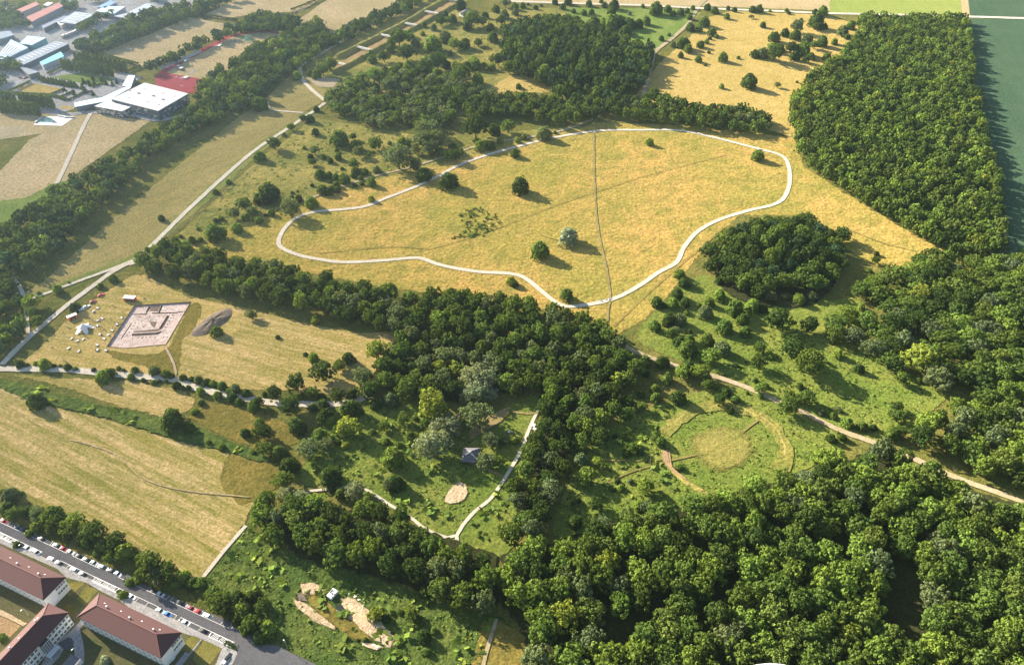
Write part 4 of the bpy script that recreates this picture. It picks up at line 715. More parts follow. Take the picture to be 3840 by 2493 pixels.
# ------------------------------------------------------------ barracks
AX = R_(-23.7)
def gable_house(name, label, cx, cy, L, Wd, rz, eave, ridge, cat='barrack', hip=6.2, over=.55):
    """Rendered block with a hipped tile roof; local x runs along the ridge."""
    t = thing(name, label, cat, (cx, cy, 0), rz)
    boxo('wall', -L/2+over, L/2-over, -Wd/2+over, Wd/2-over, -.2, eave-.05, M['white_wall'], t)
    bm = bmesh.new(); e = [bm.verts.new(p) for p in ((-L/2, -Wd/2, eave), (L/2, -Wd/2, eave), (L/2, Wd/2, eave), (-L/2, Wd/2, eave))]
    u = [bm.verts.new((v.co.x, v.co.y, eave-.22)) for v in e]; a, b = bm.verts.new((-L/2+hip, 0, ridge)), bm.verts.new((L/2-hip, 0, ridge))
    for f in ((e[0], e[1], b, a), (e[1], e[2], b), (e[2], e[3], a, b), (e[3], e[0], a)): bm.faces.new(f)
    for i in range(4): bm.faces.new((u[i], u[(i+1) % 4], e[(i+1) % 4], e[i]))
    bm.faces.new(u[::-1]); roof = from_bm('roof', bm, M['tile'], t)
    bm = bmesh.new(); w = .16
    for p, q in ((a_, b_) for a_, b_ in (((-L/2+hip, 0, ridge), (L/2-hip, 0, ridge)), ((L/2-hip, 0, ridge), (L/2, Wd/2, eave)), ((L/2-hip, 0, ridge), (L/2, -Wd/2, eave)), ((-L/2+hip, 0, ridge), (-L/2, Wd/2, eave)), ((-L/2+hip, 0, ridge), (-L/2, -Wd/2, eave)))):
        cyl(bm, (p[0], p[1], p[2]+.05), (q[0], q[1], q[2]+.05), w, w, 6)
    from_bm('ridge_tile', bm, M['ridge'], roof)
    def onroof(x, s, f): return (x, s*f*Wd/2, ridge-(ridge-eave)*f)
    for i, x in enumerate((-L*.28, -.2, L*.28)):
        p = onroof(x+.6, 1, .22); bm = bmesh.new(); cyl(bm, (p[0], p[1], p[2]-.2), (p[0], p[1], p[2]+.75), .26, .22, 8); cyl(bm, (p[0], p[1], p[2]+.75), (p[0], p[1], p[2]+1.0), .42, .3, 8)
        from_bm('roof_vent', bm, M['white_metal'], roof)
    for x in (-L*.33, -L*.13, L*.12, L*.33):
        p = onroof(x, 1, .42); o = boxo('skylight', -.35, .35, -.22, .22, 0, .14, M['white_metal'], roof); o.location = p; o.rotation_euler = (-math.atan2(ridge-eave, Wd/2), 0, 0)
    return t
def window(parent, x, y, z, w, h, nx, ny, proto={}):
    """Framed window on a wall with outward normal (nx, ny); > glass pane."""
    key = (round(w, 2), round(h, 2))
    if key not in proto:
        bm = bmesh.new(); d = .07
        box(bm, -w/2-d, w/2+d, -.06, .05, h/2, h/2+d); box(bm, -w/2-d, w/2+d, -.06, .08, -h/2-d, -h/2); box(bm, -w/2-d, -w/2, -.06, .05, -h/2, h/2); box(bm, w/2, w/2+d, -.06, .05, -h/2, h/2); box(bm, -.03, .03, -.06, .04, -h/2, h/2)
        fm = bpy.data.meshes.new('window'); bm.to_mesh(fm); bm.free(); fm.materials.append(M['white_metal'])
        bm = bmesh.new(); box(bm, -w/2+.002, w/2-.002, -.05, .012, -h/2+.002, h/2-.002); gm = bpy.data.meshes.new('pane'); bm.to_mesh(gm); bm.free(); gm.materials.append(M['glass'])
        proto[key] = (fm, gm)
    f = bpy.data.objects.new('window', proto[key][0]); COL.objects.link(f); f.parent = parent
    f.location = (x, y, z); f.rotation_euler = (0, 0, math.atan2(ny, nx)-math.pi/2)
    g = bpy.data.objects.new('pane', proto[key][1]); COL.objects.link(g); g.parent = f
    return f
def gable_windows(t, L, Wd, over=.55):
    x = L/2-over
    for z in (4.4, 7.3):
        for k in range(4):
            y = Wd/2-over-.95-k*1.25
            window(t, x+.05, y, z, .95, 1.25, 1, 0)
    boxo('door', x, x+.08, -Wd/2+3.2, -Wd/2+4.3, 0, 2.1, M['green_panel'], t)
    boxo('porch_roof', x, x+1.3, -Wd/2+2.8, -Wd/2+4.7, 2.3, 2.45, M['white_metal'], t)
def side_windows(t, L, Wd, zs, n, sgn, over=.55, w=1.2, h=1.3):
    for z in zs:
        for k in range(n): window(t, -L/2+over+1.6+k*(L-2*over-3.2)/(n-1), sgn*(Wd/2-over+.05), z, w, h, 0, sgn)
b2c = (P(370/K, 2221/K, 9)+P(604/K, 2469/K, 9)+P(681.5/K, 2370/K, 9)+P(290.5/K, 2312/K, 9))/4
bA = gable_house('barrack_building', 'long white barrack with red brown hipped roof, lying right of the other two', b2c.x, b2c.y, 43.4, 11.7, AX, 9, 12.8)
gable_windows(bA, 43.4, 11.7); side_windows(bA, 43.4, 11.7, (1.9, 4.6, 7.4), 15, -1); side_windows(bA, 43.4, 11.7, (4.6, 7.4), 13, 1)
far1, near1 = P(246/K, 2163/K, 9), P(164.5/K, 2250/K, 9); ux, vx = Vector((math.cos(AX), math.sin(AX), 0)), Vector((-math.sin(AX), math.cos(AX), 0))
c1 = (far1+near1)/2-ux*21.7
bB = gable_house('barrack_building', 'long white barrack with red brown hipped roof, cut by the left frame edge', c1.x, c1.y, 43.4, 11.7, AX, 9, 12.8)
gable_windows(bB, 43.4, 11.7); side_windows(bB, 43.4, 11.7, (1.9, 4.6, 7.4), 15, -1); side_windows(bB, 43.4, 11.7, (4.6, 7.4), 13, 1)
a3, d3 = P(184/K, 2257/K, 9), P(255.5/K, 2298/K, 9); A3x = R_(67.5); u3 = Vector((math.cos(A3x), math.sin(A3x), 0)); c3 = (a3+d3)/2-u3*21.5
bC = gable_house('barrack_building', 'white barrack set crosswise, with rows of windows and a glazed entrance', c3.x, c3.y, 43, 11.2, A3x, 9, 12.8)
for z in (1.9, 4.6, 7.3):
    for k in range(24):
        x = 20.2-k*1.72
        if abs(x-8.2) < 2.1: continue
        if k % 3 == 1:
            o = boxo('green_panel', -.62, .62, -.03, .03, -.65, .65, M['green_panel'], bC); o.location = (x, -5.6+.55-.04, z)
        else: window(bC, x, -5.6+.5, z, 1.05, 1.2, 0, -1)
bm = bmesh.new(); box(bm, 6.4, 10.0, -6.9, -5.0, 3.0, 8.3); g = from_bm('stair_glazing', bm, M['glass'], bC)
bm = bmesh.new()
for x in (6.4, 7.3, 8.2, 9.1, 10.0): box(bm, x-.06, x+.06, -6.98, -6.86, 2.9, 8.4)
for z in (3, 4.3, 5.6, 6.9, 8.3): box(bm, 6.34, 10.06, -7.0, -6.9, z-.06, z+.06)
from_bm('glazing_frame', bm, M['white_metal'], g)
boxo('porch_roof', 5.6, 10.8, -9.2, -6.9, 2.75, 2.95, M['white_metal'], bC); boxo('porch_post', 5.8, 6.0, -9.1, -8.9, 0, 2.75, M['white_metal'], bC); boxo('porch_post', 10.4, 10.6, -9.1, -8.9, 0, 2.75, M['white_metal'], bC)
for y in (-1.9, 2.0):
    for z in (4.6, 7.3): window(bC, 21.5-.5, y, z, 1.1, 1.2, 1, 0)
# barrack grounds: outlines in the barracks' own axes
def bl(x, y): q = Vector((b2c.x, b2c.y, 0))+ux*x+vx*y; return (q.x, q.y, 0)
def inv(p): d = Vector(p)-Vector((b2c.x, b2c.y, 0)); return (d.dot(ux), d.dot(vx))
def bsheet(name, pts, mat, label, jit=0.0): return sheet(name, [bl(*p) for p in pts], M[mat], None, jit, label, world=True)
bsheet('courtyard', [(-110, -60), (60, -60), (60, 14), (-110, 14)], 'shade_lawn', 'trodden courtyard lawn, darkened for shade, between the barracks')
rd = [Z('D0', *q) for q in ((-600, -85), (0, 178), (240, 285), (480, 408), (1000, 632), (1190, 712), (1300, 782), (1500, 872), (1750, 985), (2240, 1190), (2330, 1260), (2390, 1370), (2480, 1362), (2580, 1368), (2690, 1430), (2800, 1480), (2940, 1545), (3080, 1650), (2400, 1800), (2080, 1700), (2170, 1545), (2215, 1440), (2160, 1385), (1880, 1255), (1620, 1118), (1190, 925), (1100, 870), (870, 760), (430, 555), (140, 415), (0, 352), (-600, 60))]
sheet('road', rd, M['asphalt'], None, .1, 'grey asphalt car park road and turning area')
sheet('pavement', [Z('D0', *q) for q in ((-600, 60), (0, 352), (140, 418), (430, 560), (870, 763), (1100, 873), (1190, 928), (1620, 1121), (1880, 1258), (2160, 1388), (2212, 1440), (2165, 1545), (2000, 1700), (1900, 1700), (2010, 1545), (2070, 1400), (1880, 1310), (1640, 1235), (1300, 1090), (1130, 960), (930, 860), (810, 790), (620, 740), (540, 660), (0, 420), (-600, 160))], M['paving'], None, .05, 'pale concrete pavement along the car park')
for pts, w, lab in (([(-24.3, 6.2), (-24.3, -9), (-26, -16)], 2.6, 'paved path between the barracks'), ([(24.6, 11), (24.6, -8), (22, -16)], 2.6, 'paved path at the right gable'), ([(-24.3, -8), (-10, -20), (0, -45)], 3.5, 'paved path in the courtyard')):
    ribbon('path', [bl(*p) for p in pts], w, M['paving'], label=lab, world=True, jit=0)
def pz(q, n, mat, lab, jit=.1): sheet(n, [Z('D0', *a) for a in q], M[mat], None, jit, lab)
pz(((640, 790), (760, 772), (795, 795), (650, 920), (630, 890)), 'lawn', 'lawn', 'small lawn at the upper barrack gable')
pz(((815, 810), (920, 862), (880, 900), (800, 1000), (715, 945)), 'lawn', 'lawn', 'sunny lawn between two barracks')
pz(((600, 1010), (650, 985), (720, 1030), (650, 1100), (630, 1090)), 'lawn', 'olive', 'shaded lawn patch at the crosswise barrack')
pz(((1740, 1310), (1810, 1285), (1870, 1310), (1760, 1450), (1700, 1420)), 'lawn', 'lawn', 'small lawn at the right gable')
pz(((1900, 1320), (2070, 1400), (1950, 1560), (1850, 1560), (1790, 1500)), 'lawn', 'lawn', 'sunny lawn by the turning area')
pz(((-100, 1000), (0, 1035), (120, 1090), (230, 1160), (260, 1165), (220, 1190), (120, 1140), (0, 1090), (-100, 1050)), 'path', 'sand', 'pale sandy path behind the barracks')
pz(((-100, 1060), (0, 1100), (120, 1150), (200, 1190), (60, 1340), (-100, 1420)), 'earth', 'earth', 'worn brown ground behind the crosswise barrack')
pz(((430, 1480), (550, 1365), (600, 1400), (560, 1480), (480, 1560), (390, 1560)), 'paving', 'paving', 'paved court beside the crosswise barrack')
pz(((640, 1290), (740, 1160), (800, 1150), (680, 1310)), 'path', 'paving', 'paved approach to the glazed entrance')
pz(((550, 1350), (640, 1295), (700, 1340), (660, 1410), (590, 1400)), 'paving', 'asphalt', 'dark paved forecourt of the glazed entrance')
# parking bays and hatched markings
def lines(name, segs, w, lab):
    z = LAYER[0]; LAYER[0] += .007; bm = bmesh.new()
    for a, b in segs:
        a, b = Vector(a), Vector(b); t = (b-a).normalized(); nn = Vector((-t.y, t.x, 0))*w/2
        bm.faces.new([bm.verts.new((p.x, p.y, z)) for p in (a-nn, b-nn, b+nn, a+nn)])
    for f in bm.faces:
        f.normal_update()
        if f.normal.z < 0: f.normal_flip()
    return tag(from_bm(name, bm, M['line']), lab, None, None, 'structure')
CARS = [(30, 220, 'red'), (160, 280, 'dark blue'), (370, 380, 'black'), (510, 445, 'dark grey'), (585, 475, 'red'), (650, 505, 'cream white'), (735, 545, 'black'), (795, 570, 'black'), (870, 605, 'silver'), (940, 635, 'grey'), (1022, 670, 'dark grey'), (1092, 705, 'white'), (1428, 858, 'black'), (1495, 887, 'silver'), (1665, 970, 'black'), (1763, 1010, 'maroon'), (1832, 1036, 'bright red'), (1925, 1080, 'white'),
        (250, 468, 'silver'), (335, 502, 'white'), (468, 568, 'white'), (537, 600, 'dark grey'), (678, 665, 'light blue'), (760, 705, 'black'), (1222, 918, 'white'), (1490, 1045, 'silver'), (1562, 1073, 'blue'), (1728, 1155, 'silver'), (1903, 1237, 'black')]
segs = []; hatch = []
upl = [inv(ZP('D0', x, y))[1] for x, y, _ in CARS[:18]]; lol = [inv(ZP('D0', x, y))[1] for x, y, _ in CARS[18:]]
yu, yl = sum(upl)/len(upl), sum(lol)/len(lol)
x_lo, x_hi = inv(ZP('D0', -60, 230))[0], inv(ZP('D0', 2230, 1220))[0]
for side, yc, ranges in ((1, yu, ((-120, -54.5), (-53, -33), (-26.5, 1), (2, x_hi))), (-1, yl, ((-120, -62), (-56, -34), (-27, 2), (4, 9.5), (11.5, x_hi-8)))):
    for a, b in ranges:
        k = int((b-a)//5.3)
        if k < 1: continue
        for i in range(k+1):
            x = a+i*5.3; segs.append((bl(x, yc-1.05), bl(x, yc+1.05)))
        segs.append((bl(a, yc-1.05*side), bl(a+k*5.3, yc-1.05*side)))
lines('parking_lines', segs, .13, 'white painted parking bay lines')
for a, b in (((880, 760), (1100, 860)), ((-30, 345), (140, 410)), ((1970, 1262), (2160, 1350))):
    p, q = inv(ZP('D0', *a)), inv(ZP('D0', *b)); y0 = yl; n = max(4, int((q[0]-p[0])/.75))
    for i in range(n):
        x = p[0]+i*(q[0]-p[0])/n; hatch.append((bl(x, y0-1.0), bl(x+.8*(1 if i % 5 else -.4), y0+1.0)))
    hatch += [(bl(p[0]-.3, y0-1.05), bl(q[0]+.8, y0-1.05)), (bl(p[0]-.3, y0+1.05), bl(q[0]+.8, y0+1.05))]
lines('hatched_marking', hatch, .2, 'white hatched no parking markings on the car park')
# planting islands
for x, y, lab in ((170, 435, 'dark low planting between parking bays, beside the silver hatchback'), (265, 320, 'dark low planting at the hedge, by the dark blue car'), (1140, 890, 'dark clipped planting beside the hatched marking'), (1210, 790, 'dark clipped planting under the roadside hedge'), (2150, 1370, 'dark clipped planting at the turning area')):
    a = inv(ZP('D0', x, y)); p, q = bl(a[0]-2.6, a[1]), bl(a[0]+2.6, a[1])
    V = []
    for _ in range(260):
        c0 = np.array(p)+(np.array(q)-np.array(p))*RNG.uniform(0, 1)+np.array([RNG.normal(0, .55), RNG.normal(0, .55), RNG.uniform(.2, 1.0)]); d = RNG.normal(size=3)+np.array([0, 0, 1.2]); d /= np.linalg.norm(d); e = np.cross(d, RNG.normal(size=3)); e /= np.linalg.norm(e); f = np.cross(d, e)
        V += [c0-e*.3-f*.2, c0+e*.3-f*.25, c0+e*.28+f*.25, c0-e*.25+f*.3]
    o = link('planting_hedge', mesh_np('planting_hedge', np.array(V), np.arange(len(V)).reshape(-1, 4))); o.data.materials.append(M['leaf']); o.color = tone_jit('dark green'); tag(o, lab, 'hedge', 'clipped planting on the car park')
# cars
CC = {'red': (.34, .02, .03), 'dark blue': (.03, .06, .13), 'black': (.012, .013, .016), 'dark grey': (.05, .055, .065), 'cream white': (.72, .68, .58), 'silver': (.50, .52, .54), 'grey': (.20, .23, .26), 'white': (.80, .80, .80), 'maroon': (.16, .02, .04), 'bright red': (.60, .02, .03), 'light blue': (.42, .52, .62), 'blue': (.05, .16, .48), 'dark red': (.22, .03, .03)}
def loft(sections):
    bm = bmesh.new(); rows = []
    for sec in sections: rows.append([bm.verts.new(p) for p in sec])
    n = len(rows[0])
    for i in range(len(rows)-1):
        for k in range(n): bm.faces.new([rows[i][k], rows[i][(k+1) % n], rows[i+1][(k+1) % n], rows[i+1][k]])
    bm.faces.new(rows[0][::-1]); bm.faces.new(rows[-1]); bmesh.ops.recalc_face_normals(bm, faces=bm.faces[:]); return bm
def carmesh(van=False, L=4.25, Wd=1.76):
    t = thing('parked_car', None, 'car')
    zr = 1.85 if van else 1.46
    def sec(x, hw, z0, z1): return [(x, -hw, z0), (x, -hw*1.02, (z0+z1)/2), (x, -hw*.9, z1), (x, hw*.9, z1), (x, hw*1.02, (z0+z1)/2), (x, hw, z0)]
    h = Wd/2; b0 = .92 if not van else 1.05
    prof = [(-L/2, .72*h, .35, .78), (-L/2+.18, .94*h, .24, b0), (-L*.25, h, .2, b0+.03), (0, h, .2, b0+.02), (L*.2, h, .2, b0-.02), (L/2-.5, .96*h, .22, b0-.12), (L/2-.1, .86*h, .26, .68), (L/2, .7*h, .34, .56)]
    body = from_bm('body', loft([sec(*p) for p in prof]), M['paint'], t, smooth=False)
    xb, xf = (-L/2+.12, L*.27) if van else (-L/2+.35, L*.2)
    gl = [(xb, .86*h, b0-.05, b0+.02), (xb+.4, .8*h, b0-.05, zr-.06), (xf-.85, .8*h, b0-.05, zr-.06), (xf, .84*h, b0-.05, b0+.02)]
    from_bm('window', loft([sec(*p) for p in gl]), M['glass'], t)
    rf = [(xb+.38, .74*h, zr-.07, zr-.03), (xb+.6, .76*h, zr-.07, zr+.01), (xf-1.0, .76*h, zr-.07, zr+.01), (xf-.8, .74*h, zr-.07, zr-.03)]
    from_bm('car_roof', loft([sec(*p) for p in rf]), M['paint'], t)
    for x in (-L*.29, L*.31):
        for s in (-1, 1):
            bm = bmesh.new(); cyl(bm, (0, -.11, 0), (0, .11, 0), .32, .32, 12); w = from_bm('wheel', bm, M['rubber'], t); w.location = (x, s*(h-.06), .32)
    for s in (-1, 1):
        o = boxo('headlight', 0, .05, -.16, .16, -.07, .07, M['lamp_lens'], t); o.location = (L/2-.14, s*h*.62, .60)
    return t
CAR, VAN = carmesh(), carmesh(True, 4.9, 1.9)
def ordinal(i): return ('first', 'second', 'third', 'fourth', 'fifth', 'sixth', 'seventh', 'eighth', 'ninth', 'tenth', 'eleventh', 'twelfth', 'thirteenth', 'fourteenth', 'fifteenth', 'sixteenth', 'seventeenth', 'eighteenth', 'nineteenth', 'twentieth')[i] if i < 20 else str(i+1)
used = {}
def put_car(p, rz, colour, label, proto=CAR, group='cars parked along the barrack road'):
    k = proto.name; o = proto if k not in used else dup(proto, p, rz)
    if k not in used: used[k] = 1; kids(proto)
    o.location = p; o.rotation_euler = (0, 0, rz); o['label'] = label; o['category'] = 'van' if proto is VAN else 'car'; o['group'] = group
    c = (*CC[colour], 1)
    for ch in o.children if o is proto else [x for x in S.objects if x.parent == o]: ch.color = c
    return o
nxt = {}
for i, (x, y, c) in enumerate(CARS):
    a = inv(ZP('D0', x, y, .7)); up = i < 18; yy = yu if up else yl; row_ = 'hedge side' if up else 'barrack side'
    p = bl(a[0], yy+random.uniform(-.12, .12)); same = [j for j, (xx, _, cc) in enumerate(CARS) if cc == c and (j < 18) == up]
    pl = '' if len(same) == 1 else f", {ordinal(same.index(i))} such from the left"
    put_car(p, AX+(math.pi if random.random() < .5 else 0)+random.uniform(-.02, .02), c, f"{c} {'van' if i == 19 else 'car'} in the parking bays on the {row_}{pl}", VAN if i == 19 else CAR)
for x, y, c, rz, lab in ((2095, 1512, 'white', 1.15, 'white car on the paving inside the turning area'), (2122, 1472, 'black', 1.15, 'black car on the paving inside the turning area')):
    put_car(ZP('D0', x, y, .7).to_2d().to_3d(), rz, c, lab)
D1c = lambda x, y, z=0: P((180+x/4.103)/K, (1050+y/4.103)/K, z)      # reading of the excavation sheet
for x, y, c, rz, lab in ((815, 228, 'red', .75, 'red car parked at the far end of the excavation row'), (690, 328, 'dark red', .75, 'dark red car with pale roof parked in the excavation row'), (590, 405, 'silver', .7, 'silver car parked beside the round tree at the excavation')):
    put_car(D1c(x, y, .7).to_2d().to_3d(), rz, c, lab, group='cars parked at the excavation')
# two-storey details of the yard corner
def lamp_post(p, rz, label, group):
    t = thing('street_lamp', label, 'street lamp', p, rz, group); bm = bmesh.new(); cyl(bm, (0, 0, 0), (0, 0, 6), .08, .05, 8); from_bm('pole', bm, M['grey_metal'], t)
    bm = bmesh.new(); cyl(bm, (0, 0, 5.95), (.8, 0, 6.1), .04, .03, 6); from_bm('arm', bm, M['grey_metal'], t); boxo('lamp_head', .6, 1.3, -.16, .16, 6.05, 6.2, M['white_metal'], t); return t
LP = lamp_post(ZP('D1', 297, 1400).to_2d().to_3d(), 2.4, 'tall street lamp standing at the turning area edge', 'street lamps of the barracks')
for x, y, l in ((245, 490, 'street lamp between the silver hatchback and the upper barrack'), (678, 702, 'street lamp beside the light blue car'), (1490, 1085, 'street lamp beside the silver car on the barrack side'), (1690, 1190, 'street lamp near the right gable of the right barrack'), (272, 1095, 'street lamp in the shaded court behind the upper barrack'), (740, 1455, 'street lamp in the court below the right barrack')):
    o = dup(LP, ZP('D0', x, y).to_2d().to_3d(), random.uniform(0, 6), label=l)
# flat-roofed annex at the bottom edge
q = [ZP('D0', *a, 3.2) for a in ((580, 1540), (660, 1445), (750, 1490), (690, 1570))]
t = thing('shed', 'dark flat roofed shed at the bottom frame edge', 'shed'); prism('wall', [v*1.0 for v in q], -.1, 3.0, M['white_wall'], t); ctr = sum(q, Vector())/4; prism('roof', [ctr+(v-ctr)*1.05 for v in q], 3.0, 3.25, M['shingle'], t)
boxo('door', 0, .08, -.5, .5, 0, 2.1, M['green_panel'], t).location = ((q[2]+q[3])/2).to_2d().to_3d()

# ------------------------------------------------------------ excavation
def inner(pts, f): c = sum(pts, Vector())/len(pts); return [c+(p-c)*f for p in pts]
ex = thing('excavation', 'rectangular archaeological dig of pale pinkish soil cut into the mown field', 'excavation')
DZ = -.55
TR = [[(1285, 515), (1500, 505), (1540, 512), (1510, 522), (1290, 525)], [(1590, 492), (1950, 485), (2140, 460), (2140, 470), (1955, 500), (1600, 510)], [(1285, 815), (1660, 795), (1760, 770), (1700, 830), (1400, 852), (1290, 850)], [(1830, 535), (1870, 540), (1765, 735), (1700, 738)], [(1115, 890), (1270, 660), (1280, 670), (1130, 895)], [(1545, 400), (1585, 400), (1520, 500), (1495, 500)], [(1735, 385), (1765, 385), (1720, 488), (1690, 488)]]
trs = [[D1c(*a) for a in q] for q in TR]
bm = bmesh.new(); ed = []
for lp in [dig_w]+trs:
    vs = [bm.verts.new((p.x, p.y, DZ)) for p in lp]; ed += [bm.edges.new((vs[i], vs[(i+1) % len(vs)])) for i in range(len(vs))]
bmesh.ops.triangle_fill(bm, edges=ed, use_beauty=True)
for f in bm.faces:
    f.normal_update()
    if f.normal.z < 0: f.normal_flip()
from_bm('soil_floor', bm, M['soil'], ex)
def wallring(name, lp, z0, z1, mat, floor=None):
    bm = bmesh.new(); a = [bm.verts.new((p.x, p.y, z0)) for p in lp]; b = [bm.verts.new((p.x, p.y, z1)) for p in lp]
    for i in range(len(lp)): bm.faces.new([a[i], a[(i+1) % len(lp)], b[(i+1) % len(lp)], b[i]])
    if floor: bm.faces.new(a)
    return from_bm(name, bm, mat, ex)
wallring('cut_edge', dig_w, DZ, .45, M['dark_soil'])
for lp in trs: wallring('trench', lp, DZ-.55, DZ, M['dark_soil'], True)
ph = [(1410, 565), (1380, 608), (1345, 655), (1315, 705), (1283, 750), (1250, 800), (1215, 850), (1300, 885), (1385, 885), (1450, 885), (1515, 882), (1572, 880), (1650, 882), (1775, 880), (1830, 878), (1570, 560), (1705, 560), (1920, 540), (1890, 585), (1865, 630), (1835, 680), (1808, 725), (1780, 770), (1440, 635), (1660, 620), (1380, 730), (1470, 720)]
bm = bmesh.new(); cyl(bm, (0, 0, 0), (0, 0, .16), .55, .3, 9); phm = bpy.data.meshes.new('post_hole'); bm.to_mesh(phm); bm.free(); phm.materials.append(M['dark_soil'])
for x, y in ph:
    o = bpy.data.objects.new('post_hole', phm); COL.objects.link(o); o.parent = ex; p = D1c(x, y, DZ); o.location = (p.x, p.y, DZ+.005); o.rotation_euler = (0, 0, random.random()*6); o.scale = (random.uniform(.8, 1.2), random.uniform(.7, 1.1), 1)
for q, nm in (([(1590, 400), (1735, 390), (1690, 485), (1560, 480)], 'dark_fill'), ([(1310, 790), (1700, 750), (1760, 745), (1690, 790), (1320, 812)], 'dark_fill'), ([(1560, 640), (1680, 640), (1640, 740), (1590, 700)], 'dark_fill')):
    bm = bmesh.new(); bm.faces.new([bm.verts.new((p.x, p.y, DZ+.02)) for p in (D1c(*a, DZ) for a in q)]); 
    for f in bm.faces:
        f.normal_update()
        if f.normal.z < 0: f.normal_flip()
    from_bm(nm, bm, M['dark_soil'], ex)
# spoil heap
c0 = P(495, 750); V, F = [], []; n1, n2 = 40, 14; ax = (P(540, 718)-P(452, 782)); L_ = ax.length/2*1.02; an = math.atan2(ax.y, ax.x)
for j in range(n2+1):
    for i in range(n1):
        k = j/n2; a = 2*math.pi*i/n1; r = 1-k; hh = 2.3*(1-(r**2.2))*(1+.12*math.sin(5*a)+random.uniform(-.06, .06)); x, y = r*L_*math.cos(a)*(1+.05*math.sin(3*a)), r*7.4*math.sin(a)*(1+.08*math.cos(2*a))
        V.append((c0.x+x*math.cos(an)-y*math.sin(an)+random.uniform(-.1, .1), c0.y+x*math.sin(an)+y*math.cos(an)+random.uniform(-.1, .1), hh-.02))
for j in range(n2):
    for i in range(n1): F.append((j*n1+i, j*n1+(i+1) % n1, (j+1)*n1+(i+1) % n1, (j+1)*n1+i))
o = link('spoil_heap', mesh_np('spoil_heap', np.array(V), np.array(F)), M['heap']); tag(o, 'grey brown elongated soil heap beside the excavation', 'soil heap')
# star tent
tc = D1c(562, 760).to_2d().to_3d(); tent = thing('star_tent', 'white star shaped stretch tent on the dry grass', 'tent', tc, .35)
bm = bmesh.new(); ns, nr = 40, 9; rows = []
for j in range(nr+1):
    k = j/nr; rw = []
    for i in range(ns):
        a = 2*math.pi*i/ns; leg = (abs(math.cos(2.5*a)))**2.2; rad = .15+(2.7+3.0*leg)*k; low = 2.1*(1-leg)
        z = 4.3*(1-k)**1.25*1.0+k*low*.95; rw.append(bm.verts.new((rad*math.cos(a), rad*math.sin(a), max(z, .02))))
    rows.append(rw)
bm.faces.new(rows[0])
for j in range(nr):
    for i in range(ns): bm.faces.new([rows[j][i], rows[j+1][i], rows[j+1][(i+1) % ns], rows[j][(i+1) % ns]])
from_bm('canopy', bm, M['canvas'], tent, smooth=True); bm = bmesh.new(); cyl(bm, (0, 0, 0), (0, 0, 4.2), .06, .06, 8); from_bm('mast', bm, M['grey_metal'], tent)
# trailers
def trailer(label, p, rz, L, Wd, H, body, roofc, cat='trailer', name='market_trailer'):
    t = thing(name, label, cat, p, rz); o = boxo('body', -L/2, L/2, -Wd/2, Wd/2, .45, H, M['tint'], t, .06); o.color = (*body, 1)
    o = boxo('roof', -L/2-.15, L/2+.15, -Wd/2-.15, Wd/2+.15, H, H+.16, M['tint'], t, .05); o.color = (*roofc, 1)
    boxo('counter', -L*.3, L*.3, -Wd/2-.45, -Wd/2, 1.05, 1.12, M['wood'], t); boxo('hatch', -L*.32, L*.32, -Wd/2-.02, -Wd/2+.02, 1.2, H-.25, M['glass'], t); boxo('drawbar', L/2, L/2+1.1, -.06, .06, .45, .57, M['grey_metal'], t)
    for x in (-L*.2, L*.2):
        for s in (-1, 1):
            bm = bmesh.new(); cyl(bm, (x, s*Wd/2-.1, .36), (x, s*Wd/2+.1, .36), .36, .36, 12); from_bm('wheel', bm, M['rubber'], t)
    return t
trailer('orange red trailer with a pale roof beside the gravel road', D1c(375, 572, 1.2).to_2d().to_3d(), .72, 5.4, 2.2, 2.6, (.62, .13, .05), (.74, .70, .66))
trailer('long white roofed trailer with red end at the top of the dig', D1c(1262, 292, 1.4).to_2d().to_3d(), -.08, 7.0, 2.8, 2.9, (.30, .06, .06), (.80, .79, .78))
trailer('small pale trailer behind the round tree at the excavation', D1c(510, 462, .8).to_2d().to_3d(), .7, 2.6, 1.6, 1.5, (.45, .55, .62), (.66, .74, .80))
